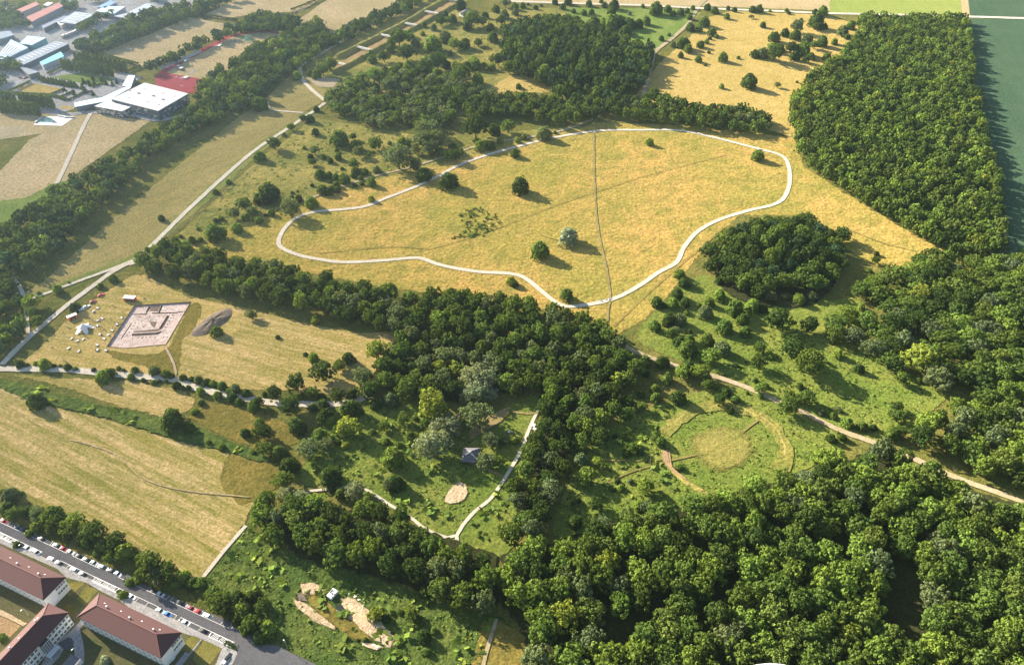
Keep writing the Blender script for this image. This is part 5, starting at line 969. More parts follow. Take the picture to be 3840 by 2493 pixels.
# people: one continuous skinned body per pose
def body_mesh(name, joints, edges):
    me = bpy.data.meshes.new(name); me.from_pydata([j[:3] for j in joints], edges, []); o = bpy.data.objects.new(name, me); COL.objects.link(o)
    m = o.modifiers.new('skin', 'SKIN'); m.use_smooth_shade = True
    for i, j in enumerate(joints): me.skin_vertices[0].data[i].radius = (j[3], j[3]*(j[4] if len(j) > 4 else 1))
    me.skin_vertices[0].data[0].use_root = True
    o.modifiers.new('sub', 'SUBSURF').levels = 1
    dg = bpy.context.evaluated_depsgraph_get(); nm = bpy.data.meshes.new_from_object(o.evaluated_get(dg)); bpy.data.objects.remove(o); return nm
def person_mesh(pose):
    J = {'stand': [(0, 0, .95, .14), (0, 0, 1.2, .14), (0, 0, 1.42, .15), (0, 0, 1.54, .06), (.02, 0, 1.66, .10), (.02, 0, 1.74, .08), (0, .10, .92, .09), (.02, .11, .50, .065), (-.01, .11, .08, .05), (.14, .12, .04, .04), (0, -.10, .92, .09), (.0, -.11, .50, .065), (-.02, -.11, .08, .05), (.13, -.12, .04, .04), (0, .20, 1.40, .06), (.02, .26, 1.12, .045), (.12, .24, .88, .035), (.16, .23, .80, .03), (0, -.20, 1.40, .06), (-.03, -.26, 1.12, .045), (.08, -.25, .88, .035), (.12, -.24, .80, .03)],
         'walk': [(0, 0, .95, .14), (.02, 0, 1.2, .14), (.04, 0, 1.42, .15), (.05, 0, 1.54, .06), (.07, 0, 1.66, .10), (.07, 0, 1.74, .08), (0, .10, .92, .09), (.20, .11, .52, .065), (.26, .11, .09, .05), (.40, .12, .05, .04), (0, -.10, .92, .09), (-.10, -.11, .50, .065), (-.34, -.11, .14, .05), (-.24, -.12, .04, .04), (.03, .20, 1.40, .06), (-.10, .25, 1.14, .045), (-.08, .24, .90, .035), (-.05, .23, .82, .03), (.03, -.20, 1.40, .06), (.14, -.25, 1.14, .045), (.26, -.24, .94, .035), (.32, -.23, .88, .03)],
         'sit': [(0, 0, .50, .15), (-.02, 0, .75, .14), (.02, 0, .97, .15), (.04, 0, 1.09, .06), (.07, 0, 1.21, .10), (.08, 0, 1.29, .08), (.04, .10, .48, .09), (.42, .13, .50, .065), (.44, .13, .08, .05), (.56, .14, .04, .04), (.04, -.10, .48, .09), (.42, -.13, .50, .065), (.42, -.13, .08, .05), (.54, -.14, .04, .04), (.02, .20, .95, .06), (.08, .26, .70, .045), (.30, .20, .66, .035), (.38, .18, .68, .03), (.02, -.20, .95, .06), (.08, -.26, .70, .045), (.30, -.20, .64, .035), (.38, -.17, .67, .03)]}[pose]
    Ed = [(0, 1), (1, 2), (2, 3), (3, 4), (4, 5), (0, 6), (6, 7), (7, 8), (8, 9), (0, 10), (10, 11), (11, 12), (12, 13), (2, 14), (14, 15), (15, 16), (16, 17), (2, 18), (18, 19), (19, 20), (20, 21)]
    me = body_mesh('person_'+pose, J, Ed); me.materials.clear()
    for m in ('cloth', 'trousers', 'skin'): me.materials.append(M[m])
    dz = .45 if pose == 'sit' else 0
    for p in me.polygons:
        z = p.center.z+dz; p.material_index = 2 if z > 1.52 else (0 if z > .98 or (abs(p.center.y) > .17 and z > .95) else 1)
    return me
PM = {k: person_mesh(k) for k in ('stand', 'walk', 'sit')}
SHIRT = {'white': (.75, .75, .75), 'dark': (.03, .03, .04), 'blue': (.08, .17, .38), 'red': (.50, .05, .05), 'pale': (.40, .52, .66), 'grey': (.25, .25, .27), 'beige': (.50, .42, .30)}
SH = ['white', 'dark', 'dark', 'dark', 'blue', 'red', 'pale', 'grey', 'grey', 'beige']; PEOPLE = []
def person(p, pose, rz, where_, z=0.0, shirt=None):
    s = shirt or random.choice(SH); o = bpy.data.objects.new('person', PM[pose]); COL.objects.link(o); o.location = (p.x, p.y, z); o.rotation_euler = (0, 0, rz); o.color = (*SHIRT[s], 1); k = random.uniform(.95, 1.06); o.scale = (k, k, k)
    verb = {'stand': 'standing', 'walk': 'walking', 'sit': 'seated'}[pose]
    tag(o, None, 'person', 'visitors at the excavation'); px = PX(o.location); TREES.append([o, f"person in {s} top {verb} {where_}", px[0], px[1]])
tb = thing('folding_table', None, 'table'); boxo('table_top', -.85, .85, -.36, .36, .70, .75, M['table_top'], tb)
for x in (-.72, .72):
    for y in (-.28, .28): boxo('leg', x-.03, x+.03, y-.03, y+.03, 0, .70, M['grey_metal'], tb)
bn = thing('bench', None, 'bench'); boxo('seat', -.9, .9, -.16, .16, .42, .47, M['wood'], bn)
for x in (-.7, .7): boxo('leg', x-.04, x+.04, -.14, .14, 0, .42, M['grey_metal'], bn)
kids(tb); kids(bn); ft = fb = True
TABLES = [(765, 710, 'by the star tent'), (835, 600, 'above the star tent'), (700, 490, 'behind the parked cars'), (765, 440, 'farthest from the tent'), (765, 635, 'at the standing group'), (800, 845, 'between tent and dig edge'), (865, 910, 'at the crowded dig side'), (760, 1010, 'at the lower dig corner'), (455, 945, 'below the star tent'), (545, 920, 'below the star tent, inner one'), (320, 1060, 'at the lower edge of the gathering'), (475, 1105, 'on the greener lower grass'), (765, 1085, 'under the dig corner'), (895, 1090, 'closest to the lower dig edge'), (1065, 690, 'on the dig margin'), (1135, 590, 'on the upper dig margin'), (990, 785, 'at the busy dig margin'), (365, 910, 'left of the tent legs'), (935, 850, 'at the cut edge')]
for x, y, w in TABLES:
    p = D1c(x, y); rz = random.uniform(0, 3.1)
    o = tb if ft else dup(tb, (0, 0, 0)); ft = False; o.location = (p.x, p.y, 0); o.rotation_euler = (0, 0, rz); tag(o, f"white folding table {w}", 'table', 'tables at the excavation')
    for s in (-1, 1):
        b = bn if fb else dup(bn, (0, 0, 0)); fb = False; d = Vector((-math.sin(rz), math.cos(rz), 0))*s*.85; b.location = (p.x+d.x, p.y+d.y, 0); b.rotation_euler = (0, 0, rz); tag(b, f"low bench {'behind' if d.y > 0 else 'in front of'} the table {w}", 'bench', 'benches at the excavation')
        for k in range(random.choice((0, 1, 1, 2))):
            q = p+d+Vector((math.cos(rz), math.sin(rz), 0))*random.choice((-.55, .05, .6)); person(q, 'sit', rz-s*math.pi/2, f"at the table {w}")
for x, y, pose, w in ((660, 605, 'stand', 'in the group above the tent'), (680, 630, 'stand', 'in the group above the tent'), (650, 640, 'stand', 'in the group above the tent'), (725, 635, 'walk', 'in the group above the tent'), (800, 630, 'stand', 'in the group above the tent'), (830, 735, 'stand', 'in the group right of the tent'), (845, 755, 'stand', 'in the group right of the tent'), (815, 770, 'stand', 'in the group right of the tent'), (785, 775, 'stand', 'in the group right of the tent'), (855, 770, 'walk', 'in the group right of the tent'), (1355, 210, 'stand', 'above the white roofed trailer'), (1380, 200, 'stand', 'above the white roofed trailer'), (1330, 225, 'stand', 'above the white roofed trailer'), (1400, 215, 'stand', 'above the white roofed trailer'), (1470, 290, 'stand', 'at the top edge of the dig'), (1490, 300, 'stand', 'at the top edge of the dig'), (1505, 310, 'walk', 'at the top edge of the dig'), (995, 405, 'walk', 'on the open grass'), (1012, 405, 'walk', 'on the open grass'), (990, 630, 'stand', 'on the open grass'), (1150, 510, 'stand', 'at the left cut edge'), (1110, 655, 'stand', 'at the left cut edge'), (1085, 675, 'stand', 'at the left cut edge'), (1040, 690, 'stand', 'at the left cut edge'), (1060, 715, 'stand', 'at the left cut edge'), (1010, 735, 'stand', 'at the left cut edge'), (1020, 770, 'stand', 'at the left cut edge'), (985, 800, 'stand', 'at the left cut edge'), (900, 795, 'walk', 'right of the tent'), (300, 735, 'stand', 'left of the tent'), (330, 740, 'stand', 'left of the tent'), (575, 870, 'stand', 'below the tent'), (600, 880, 'stand', 'below the tent'), (485, 915, 'stand', 'below the tent'), (845, 875, 'stand', 'below the dark group'), (50, 860, 'walk', 'far out at the field edge'), (62, 1055, 'walk', 'low at the field edge'), (85, 1050, 'walk', 'low at the field edge'), (250, 1255, 'walk', 'above the lane hedge'), (275, 1260, 'walk', 'above the lane hedge'), (735, 1085, 'stand', 'under the dig corner'), (240, 815, 'sit', 'on the grass left of the tent')):
    person(D1c(x, y), pose, random.uniform(0, 6.28), w)
for x, y, pose in ((1490, 420, 'stand'), (1500, 440, 'stand'), (1475, 450, 'walk'), (1505, 605, 'stand'), (1525, 600, 'stand'), (1550, 595, 'walk'), (1570, 580, 'stand'), (1130, 760, 'walk'), (1135, 700, 'stand')):
    person(D1c(x, y, DZ), pose, random.uniform(0, 6.28), 'inside the dig', DZ)
for q, pose, w in ((Z('B2', 868, 915), 'walk', 'on the trodden line of the ring meadow'), (Z('B2', 882, 925), 'walk', 'on the trodden line of the ring meadow'), (Z('C0', 1155, 385), 'walk', 'on the hedged lane below the dig'), (Z('C0', 1248, 395), 'walk', 'on the hedged lane below the dig'), (Z('C2', 1930, 692), 'walk', 'on the round rampart'), (Z('B0', 1920, 290), 'walk', 'on the straight gravel road'), (Z('C0', 170, 225), 'walk', 'by the road fork'), (Z('C0', 195, 222), 'walk', 'by the road fork'), (Z('B1', 1640, 835), 'walk', 'with a dark dog-like shape aside, on the meadow')):
    person(P(*q), pose, random.uniform(0, 6.28), w.replace('with a dark dog-like shape aside, on the meadow', 'alone on the ring meadow'))
# white panels beside the ring path
S8 = lambda x, y: P((2180+x/5.717)/K, (1040+y/5.717)/K)
for i, (x, y) in enumerate(((400, 520), (435, 520), (540, 508), (615, 485), (648, 480))):
    p = S8(x, y); t = thing('info_panel', 'white slanted board beside the ring path, ' + ('leftmost', 'second from left', 'middle one beside the crossing', 'fourth from left', 'rightmost')[i], 'info board', (p.x, p.y, 0), .25, 'white boards beside the ring path')
    o = boxo('panel', -.75, .75, -.5, .5, 0, .08, M['white_metal'], t, .01); o.location = (0, 0, 1.0); o.rotation_euler = (.5, 0, 0)
    for s in (-.55, .55): boxo('post', s-.05, s+.05, -.05, .05, 0, .95, M['wood'], t)

# ------------------------------------------------------------ timber pavilion, fences, small things
S7 = lambda x, y, z=0: P((1600+x/2.448)/K, (1480+y/2.448)/K, z)
rc = [S7(*a, 3.0) for a in ((340, 485), (497, 487), (478, 622), (315, 612))]; ctr = sum(rc, Vector())/4; pv = thing('timber_pavilion', 'dark square timber pavilion with pyramid roof in the middle clearing', 'pavilion', (ctr.x, ctr.y, 0)); o_ = Vector((ctr.x, ctr.y, 0))
bm = bmesh.new(); e = [bm.verts.new(p-o_) for p in rc]; u = [bm.verts.new(p-o_-Vector((0, 0, .2))) for p in rc]; a = bm.verts.new((0, .1, 5.6))
for i in range(4): bm.faces.new((e[i], e[(i+1) % 4], a)); bm.faces.new((u[i], u[(i+1) % 4], e[(i+1) % 4], e[i]))
bm.faces.new(u); bmesh.ops.recalc_face_normals(bm, faces=bm.faces[:]); rf = from_bm('roof', bm, M['shingle'], pv)
bm = bmesh.new(); cyl(bm, (0, .1, 5.45), (0, .1, 5.9), .45, .25, 6); from_bm('roof_cap', bm, M['grey_metal'], rf)
bm = bmesh.new()
for p in rc: cyl(bm, Vector((0, .1, 5.62)), p-o_+Vector((0, 0, .03)), .09, .09, 5)
from_bm('hip_board', bm, M['wood'], rf)
for i in range(4):
    p, q = (rc[i]-o_)*.86, (rc[(i+1) % 4]-o_)*.86
    for k in (0, .5):
        b = p.lerp(q, k); boxo('post', b.x-.12, b.x+.12, b.y-.12, b.y+.12, 0, 3.0, M['wood'], pv)
    if i in (0, 3):
        bm = bmesh.new(); d = (q-p).normalized(); nn = Vector((-d.y, d.x, 0))*.05
        vs = [bm.verts.new((*(v+s*nn).to_2d(), z)) for z in (.1, 2.8) for v in (p, q) for s in (-1, 1)]; bmesh.ops.convex_hull(bm, input=vs); from_bm('plank_wall', bm, M['wood'], pv)
def fence(label, pts, h=1.1, gap=2.2):
    c = pts; t = thing('timber_fence', label, 'fence', c[0], 0, None); o = Vector(c[0]); segn = []
    for i in range(len(c)-1):
        a, b = Vector(c[i])-o, Vector(c[i+1])-o; n = max(1, int((b-a).length/gap))
        for k in range(n+(i == len(c)-2)): p = a.lerp(b, k/n); bm = bmesh.new(); cyl(bm, (p.x, p.y, -.1), (p.x, p.y, h), .09, .08, 6); from_bm('post', bm, M['wood'], t)
        for z in (h*.5, h*.92): bm = bmesh.new(); cyl(bm, (a.x, a.y, z), (b.x, b.y, z), .055, .055, 5); from_bm('rail', bm, M['wood'], t)
    return t
fence('low timber fence at the lower left of the pavilion', [S7(5, 685), S7(40, 605), S7(85, 595), S7(130, 575)]); fence('low timber fence on the bank left of the pavilion', [S7(215, 520), S7(255, 490), S7(300, 470)]); fence('low timber fence under the pale willows', [S7(370, 415), S7(405, 370), S7(470, 340)]); fence('low timber fence above the bare slope', [S7(600, 240), S7(650, 195), S7(712, 150)]); fence('timber rails at the top of the clearing', [S7(570, 135), S7(605, 120), S7(650, 112)])
fence('timber rail left of the rampart gate', [ZP('C2', 1283, 1225), ZP('C2', 1292, 1160)], 1.3); fence('timber rail at the rampart gate', [ZP('C2', 1430, 1095), ZP('C2', 1445, 1205)], 1.2)
fence('long dark boundary fence along the scrub strip', [ZP('B0', 1560, 670), ZP('B0', 1900, 390), ZP('B0', 2380, 10)], 1.0, 6)
for x, y, l in ((980, 284, 'white round topped table beside the pale path, upper one'), (992, 318, 'white round topped table beside the pale path, lower one'), (755, 347, 'single white table on the grass behind the yellow green tree')):
    p = S7(x, y); t = thing('picnic_table', l, 'table', (p.x, p.y, 0)); bm = bmesh.new(); cyl(bm, (0, 0, .72), (0, 0, .8), 1.1 if x > 900 else .7, 1.1 if x > 900 else .7, 8); from_bm('table_top', bm, M['canvas'], t); bm = bmesh.new(); cyl(bm, (0, 0, 0), (0, 0, .72), .2, .12, 8); from_bm('leg', bm, M['wood'], t)
    for k in range(4):
        a = k*math.pi/2; boxo('seat', -.45, .45, -.14, .14, .42, .47, M['wood'], t).location = (1.5*math.cos(a), 1.5*math.sin(a), 0)
def stone(p, s, label, group, name='boulder', mat='concrete'):
    bm = bmesh.new(); bmesh.ops.create_icosphere(bm, subdivisions=2, radius=1)
    for v in bm.verts: v.co *= random.uniform(.82, 1.12); v.co.z = v.co.z*.6+.25
    o = from_bm(name, bm, M[mat]); o.location = (p.x, p.y, 0); o.scale = (s, s*.8, s*.8); tag(o, label, 'stone', group)
for x, y, s, l in ((870, 885, .5, 'pale stone in the shade above the sandy pit, upper one'), (925, 912, .8, 'pale stone in the shade above the sandy pit, second'), (960, 940, .7, 'pale stone at the pit rim'), (1003, 993, .6, 'pale stone at the pit rim, lowest'), (760, 1045, .7, 'white stone in the dark pool'), (1170, 1290, .9, 'large pale stone in the sandy pit'), (1090, 1370, 1.1, 'pale stone slab at the lower pit end'), (1130, 1385, 1.2, 'pale stone at the bottom end of the pit'), (1010, 1350, 1.0, 'pale stone left at the lower pit end')):
    stone(ZP('D1', x, y), s, l, 'pale stones round the sandy pit')
# derelict hut at the pit
p = ZP('D1', 712, 900); ht = thing('derelict_hut', 'small derelict white hut with broken roof at the sandy pit', 'hut', (p.x, p.y, 0), 1.0); ht.scale = (.72, .75, .8)
boxo('wall', -2.9, 2.9, -1.7, -1.5, 0, 2.1, M['white_wall'], ht); boxo('wall', -2.9, 2.9, 1.5, 1.7, 0, 2.3, M['white_wall'], ht); boxo('wall', -2.9, -2.7, -1.5, 1.5, 0, 2.0, M['white_wall'], ht); boxo('wall', 2.7, 2.9, -1.5, 1.5, 0, 2.2, M['white_wall'], ht)
for (x0, x1, y0, y1, rx) in ((-2.95, -.4, -1.75, 1.7, .06), (.1, 1.4, -1.75, .3, -.05), (1.7, 2.95, -1.75, 1.75, .04)):
    o = boxo('roof', x0, x1, y0, y1, 2.35, 2.45, M['white_metal'], ht); o.rotation_euler = (rx, 0, 0)
bm = bmesh.new(); cyl(bm, (-2.2, -1.3, 2.6), (2.2, 1.2, 2.7), .09, .09, 5); from_bm('beam', bm, M['wood'], ht)
# spoil rims of the pit
bank('sand_ridge', [Z('D1', *a) for a in ((820, 950), (900, 1020), (980, 1110), (1080, 1190), (1170, 1260), (1240, 1330))], 9, 1.5, M['sand'], 'sandy ridge along the upper side of the pit', rag=.35, kind='structure')
bank('sand_ridge', [Z('D1', *a) for a in ((380, 950), (480, 1040), (600, 1130), (720, 1210))], 4, .8, M['sand'], 'low sandy ridge along the lower side of the pit', rag=.35, kind='structure')
bank('sand_ridge', [Z('D1', *a) for a in ((430, 840), (520, 830), (610, 880))], 6, 1.2, M['sand'], 'sandy mound at the upper pit end', rag=.3, kind='structure')

# ------------------------------------------------------------ shooting range
M['bank_grass'] = ground_mat('bank_grass', (.22, .20, .055), (.27, .23, .07), (.13, .14, .035), .04, .2, .8, .5)
bank('earth_bank', [Z('A1', *a) for a in ((735, 555), (950, 450), (1170, 340), (1390, 228), (1570, 118), (1770, 8))], 13, 4.2, M['bank_grass'], 'long grass bank of the shooting range, on the loop road side', cat='earth bank')
bank('earth_bank', [Z('A1', *a) for a in ((700, 700), (840, 625), (1010, 535), (1200, 425), (1500, 255), (1700, 143), (1900, 28))], 9, 3.2, M['bank_grass'], 'long grass bank of the shooting range, on the scrub side', cat='earth bank')
sheet('range_floor', [Z('A1', *a) for a in ((740, 620), (960, 490), (1180, 370), (1400, 255), (1780, 30), (1880, 30), (1700, 135), (1500, 245), (1200, 415), (1000, 530), (730, 680))], M['earth'], None, .4, 'brown floor of the shooting range')
for i, (a, b, z) in enumerate((((770, 600), (850, 618), 1.0), ((955, 462), (1075, 492), 2.6), ((1170, 348), (1285, 372), 2.6), ((1380, 238), (1502, 262), 2.6), ((1578, 130), (1697, 152), 2.6), ((1775, 14), (1925, 40), 3.0))):
    p, q = ZP('A1', *a), ZP('A1', *b); d = q-p; t = thing('baffle_wall', ('low concrete baffle at the near end of the shooting range', 'second concrete baffle of the shooting range', 'third concrete baffle of the shooting range', 'fourth concrete baffle of the shooting range', 'fifth concrete baffle of the shooting range', 'wide white baffle at the far end of the shooting range')[i], 'concrete wall', p, math.atan2(d.y, d.x), 'baffle walls of the shooting range'); L = d.length
    boxo('wall', 0, L, -.25, .25, 0, z+1.2, M['concrete'], t)
    for k in range(3): boxo('beam', -.1, L+.1, -1.1-.9*k, -.7-.9*k, z+1.0-.25*k, z+1.3-.25*k, M['concrete'], t)
q = [ZP('A1', *a, 3) for a in ((1885, 125), (1945, 85), (1985, 105), (1925, 140))]; c_ = sum(q, Vector())/4
t = thing('range_hut', 'small dark roofed hut behind the shooting range', 'hut'); prism('wall', [c_+(v-c_)*.9 for v in q], 0, 2.8, M['white_wall'], t); bm = bmesh.new(); e = [bm.verts.new((v.x, v.y, 2.8)) for v in q]; a, b = (q[0]+q[3])/2, (q[1]+q[2])/2; a, b = bm.verts.new((a.x, a.y, 4.3)), bm.verts.new((b.x, b.y, 4.3))
bm.faces.new((e[0], e[1], b, a)); bm.faces.new((e[2], e[3], a, b)); bm.faces.new((e[1], e[2], b)); bm.faces.new((e[3], e[0], a)); bm.faces.new(e[::-1]); from_bm('roof', bm, M['shingle'], t)

# ------------------------------------------------------------ sports hall and the estate
S3 = lambda x, y, z=0: P((240+x/2.448)/K, (220+y/2.448)/K, z)
def hall(name, label, quad, z, roof_c, wall_c, cat, parapet=.3, group=None, extras=(), sky=0, facade=None, hat=None):
    """Flat roofed hall: quad = roof corners in the world at height z."""
    c = sum(quad, Vector())/4; t = thing(name, label, cat, (c.x, c.y, 0), 0, group); rel = [Vector((v.x-c.x, v.y-c.y, 0)) for v in quad]
    w = prism('wall', [v*.985 for v in rel], -.1, z-.05, facade or M['tint'], t); w.color = (*wall_c, 1)
    r = prism('roof', rel, z-.05, z+parapet, M['tint'], t); r.color = (*roof_c, 1)
    n = sky
    for i in range(n):
        k = (i+.5)/n; a = rel[0].lerp(rel[1], k); b = rel[3].lerp(rel[2], k); p0, p1 = a.lerp(b, .25), a.lerp(b, .75); d = (p1-p0); L = d.length
        o = boxo('skylight', -L/2, L/2, -.5, .5, 0, .35, M['roof_white'], r); m = (p0+p1)/2; o.location = (m.x, m.y, z+parapet); o.rotation_euler = (0, 0, math.atan2(d.y, d.x))
    return t
sh_q = [S3(*a, 9) for a in ((740, 225), (1143, 325), (865, 485), (430, 375))]
sp = hall('sports_hall', 'large sports hall with vast pale flat roof and dark patterned walls', sh_q, 9, (.285, .285, .30), (1, 1, 1), 'sports hall', .35, facade=M['facade'])
c = sum(sh_q, Vector())/4; rel = [v-c for v in sh_q]
ann = [S3(*a, 6.5) for a in ((432, 374), (650, 430), (532, 487), (280, 440))]
prism('annex_wall', [(lambda m: m+(v-m)*.985)(sum(ann, Vector())/4) for v in ann], -.1, 6.45, M['facade'], sp, (c.x, c.y)); prism('annex_roof', ann, 6.45, 6.8, M['roof_white'], sp, (c.x, c.y))
for nm, pts, zz in (('roof_vent', ((595, 290), (683, 320), (818, 342), (908, 377)), 9.35), ('roof_hatch', ((740, 278), (905, 316), (1007, 344), (765, 395), (865, 420), (595, 355)), 9.35), ('annex_skylight', ((470, 408), (522, 424), (572, 436)), 6.8)):
    for x, y in pts:
        p = S3(x, y, zz)-c; o = boxo(nm, -.9 if 'vent' in nm else -1.4, .9 if 'vent' in nm else 1.4, -.7, .7, 0, 1.1 if 'vent' in nm else .3, M['grey_metal' if 'vent' in nm else 'roof_white'], sp, .05); o.location = (p.x, p.y, zz); o.rotation_euler = (0, 0, R_(-27))
def panels(parent, a, b, z0, z1, n, seed):
    r = random.Random(seed); d = (b-a); L = d.length; d.normalize(); nn = Vector((d.y, -d.x, 0))
    for _ in range(n):
        s = r.uniform(.03, .93)*L; w = r.uniform(1.2, 3.2); z = r.uniform(z0, z1); p = a+d*s+nn*.04
        o = boxo('facade_panel', 0, w, -.03, .03, 0, r.choice((.7, 1.1)), M['grey_metal'], parent); o.location = (p.x, p.y, z); o.rotation_euler = (0, 0, math.atan2(d.y, d.x))
mm = lambda q: [(lambda m: m+(v-m)*.985)(sum(q, Vector())/4) for v in q]
wq, aq = [v-c for v in mm(sh_q)], [v-c for v in mm(ann)]
for v in wq+aq: v.z = 0
panels(sp, wq[3], wq[2], .8, 7.2, 26, 1); panels(sp, wq[2], wq[1], .8, 7.2, 26, 2); panels(sp, aq[3], aq[2], .6, 5, 26, 3); panels(sp, aq[2], aq[1], .6, 5, 16, 4)
# pale blue entrance canopy running along the hall
cv = thing('entrance_canopy', 'pale blue and white angled canopy building along the sports hall', 'canopy building')
for q in ([(95, 405), (345, 358), (400, 388), (100, 443)], [(345, 358), (560, 262), (610, 268), (395, 388)], [(590, 152), (652, 156), (612, 268), (535, 248)]):
    pts = [S3(*a, 5) for a in q]; m = sum(pts, Vector())/4; prism('wall', [m+(v-m)*.94 for v in pts], -.1, 4.6, M['facade'], cv); r = prism('roof', pts, 4.6, 5.0, M['tint'], cv); r.color = (.36, .50, .54, 1)
S2 = lambda x, y, z=0: P(x/2.448/K, y/2.448/K, z)
for lab, q, z, rc_, wc, sk in (('wide hall with teal side and white rooflights', ((180, 402), (255, 332), (425, 350), (292, 418)), 7, (0.26, 0.34, 0.41), (0.12, 0.28, 0.31), 4), ('low blue hall with striped rooflights at the left edge', ((-40, 545), (60, 545), (260, 440), (100, 365)), 7, (0.22, 0.29, 0.37), (0.14, 0.26, 0.31), 6), ('long grey workshop with many rooflights', ((108, 558), (508, 380), (632, 405), (205, 603)), 6, (0.14, 0.17, 0.22), (0.07, 0.09, 0.12), 12), ('narrow bright cyan roofed shelter', ((362, 575), (558, 478), (590, 520), (392, 602)), 5, (0.12, 0.34, 0.45), (0.34, 0.34, 0.37), 0), ('dark gabled barn by the road', ((180, 618), (200, 612), (362, 662), (265, 690)), 5, (0.12, 0.14, 0.17), (0.10, 0.11, 0.12), 0),
    ('red roofed hall at the far left', ((150, 95), (330, 20), (362, 45), (185, 122)), 7, (0.21, 0.10, 0.09), (0.25, 0.22, 0.22), 0), ('long red roofed hall in the middle distance', ((240, 160), (540, 28), (580, 60), (290, 205)), 7, (0.20, 0.09, 0.09), (0.19, 0.19, 0.21), 0), ('long dark grey wall hall below the red roofs', ((380, 240), (600, 145), (615, 160), (400, 265)), 5, (0.12, 0.14, 0.19), (0.09, 0.10, 0.12), 0), ('grey hall with white rooflights in the middle', ((540, 205), (690, 110), (875, 135), (690, 225)), 6, (0.20, 0.23, 0.27), (0.12, 0.15, 0.19), 5), ('blue shed roof at the far yard', ((895, 68), (1015, 5), (1070, 25), (965, 78)), 6, (0.12, 0.19, 0.30), (0.19, 0.20, 0.25), 0), ('pale cyan roofed hall at the far yard', ((880, 105), (960, 62), (1150, 65), (1045, 132)), 6, (0.31, 0.41, 0.46), (0.25, 0.28, 0.31), 3), ('flat grey hall right of the tree row', ((1045, 152), (1180, 120), (1345, 142), (1200, 186)), 6, (0.20, 0.22, 0.26), (0.09, 0.11, 0.15), 4), ('long narrow grey hall at the far right of the estate', ((1180, 115), (1350, 32), (1420, 55), (1230, 135)), 6, (0.21, 0.24, 0.29), (0.12, 0.14, 0.19), 0), ('dark blue roofed building at the left frame edge', ((-30, 300), (90, 285), (130, 325), (-30, 372)), 6, (0.12, 0.15, 0.21), (0.12, 0.14, 0.16), 0), ('small white house among the trees', ((520, 205), (560, 200), (610, 215), (560, 235)), 5, (0.41, 0.39, 0.38), (0.31, 0.30, 0.29), 0), ('pale roofed shed at the estate edge', ((395, 50), (440, 22), (490, 30), (440, 58)), 5, (0.37, 0.36, 0.35), (0.25, 0.25, 0.25), 0)):
    hall('industrial_hall', lab, [S2(*a, z) for a in q], z, rc_, wc, 'industrial building', .25, 'buildings of the industrial estate', sky=sk)
bm = bmesh.new(); cyl(bm, (0, 0, 0), (0, 0, 5), 8, 8, 28); p = S2(105, 112); tk = thing('storage_tank', 'round pale walled basin at the far left of the estate', 'tank', (p.x, p.y, 0)); from_bm('tank_wall', bm, M['white_wall'], tk); bm = bmesh.new(); cyl(bm, (0, 0, 5), (0, 0, 5.3), 7, 6, 28); from_bm('tank_lid', bm, M['tile'], tk)
# lorries in the far yard, cars on the far roads
for i, (x, y) in enumerate(((595, 350), (625, 340), (655, 328), (685, 316), (710, 302))):
    p = S2(x, y); t = thing('parked_lorry', 'white lorry in the far yard row, ' + ('nearest the road', 'second', 'middle', 'fourth', 'nearest the trees')[i], 'lorry', (p.x, p.y, 0), R_(75), 'lorries parked in the far yard'); boxo('cargo_box', -3.4, 2.0, -1.2, 1.2, .9, 3.6, M['roof_white'], t); boxo('cab', 2.2, 4.0, -1.15, 1.15, .6, 2.9, M['grey_metal'], t, .2)
    for wx in (-2.2, 3.0):
        for s in (-1, 1): bm = bmesh.new(); cyl(bm, (wx, s*1.05-.15, .5), (wx, s*1.05+.15, .5), .5, .5, 10); from_bm('wheel', bm, M['rubber'], t)
for x, y, c, l in ((190, 718, 'maroon', 'dark red car on the pale estate road, left one'), (220, 726, 'maroon', 'dark red car on the pale estate road, right one'), (262, 712, 'dark grey', 'dark car on the pale estate road'), (240, 300+420, 'dark grey', 'dark car at the kerb of the pale estate road')):
    p = S2(x, y); put_car((p.x, p.y, 0), random.uniform(0, 3), c, l, group='cars on the estate roads')
for x, y, c, l in ((828, 842, 'maroon', 'red car at the clipped trees of the sports hall'), (612, 858, 'white', 'white car in the sports hall bays, left'), (770, 800, 'silver', 'silver car in the sports hall bays, upper')):
    p = S2(x, y); put_car((p.x, p.y, 0), 1.2, c, l, group='cars at the sports hall')
# pond terrace
pt = [Z('A0', *a) for a in ((310, 1165), (420, 1090), (700, 1090), (580, 1175))]; w_ = [P(*a) for a in pt]; m = sum(w_, Vector())/4
t = thing('pond_terrace', 'white paved terrace with green pool on the dry lawn', 'terrace', (m.x, m.y, 0)); prism('paving_slab', [v-m for v in w_], 0, .45, M['roof_white'], t); qq = [ZP('A0', *a) for a in ((375, 1140), (420, 1095), (490, 1100), (490, 1140), (440, 1152))]; prism('pool_water', [v-m for v in qq], .2, .47, M['pool'], t)
for a, b in (((540, 1085), (610, 1095)), ((600, 1100), (690, 1098)), ((330, 1150), (400, 1095))):
    p, q = ZP('A0', *a)-m, ZP('A0', *b)-m; d = q-p; o = boxo('parapet', 0, d.length, -.4, .4, .45, 1.5, M['concrete'], t); o.location = (p.x, p.y, 0); o.rotation_euler = (0, 0, math.atan2(d.y, d.x))
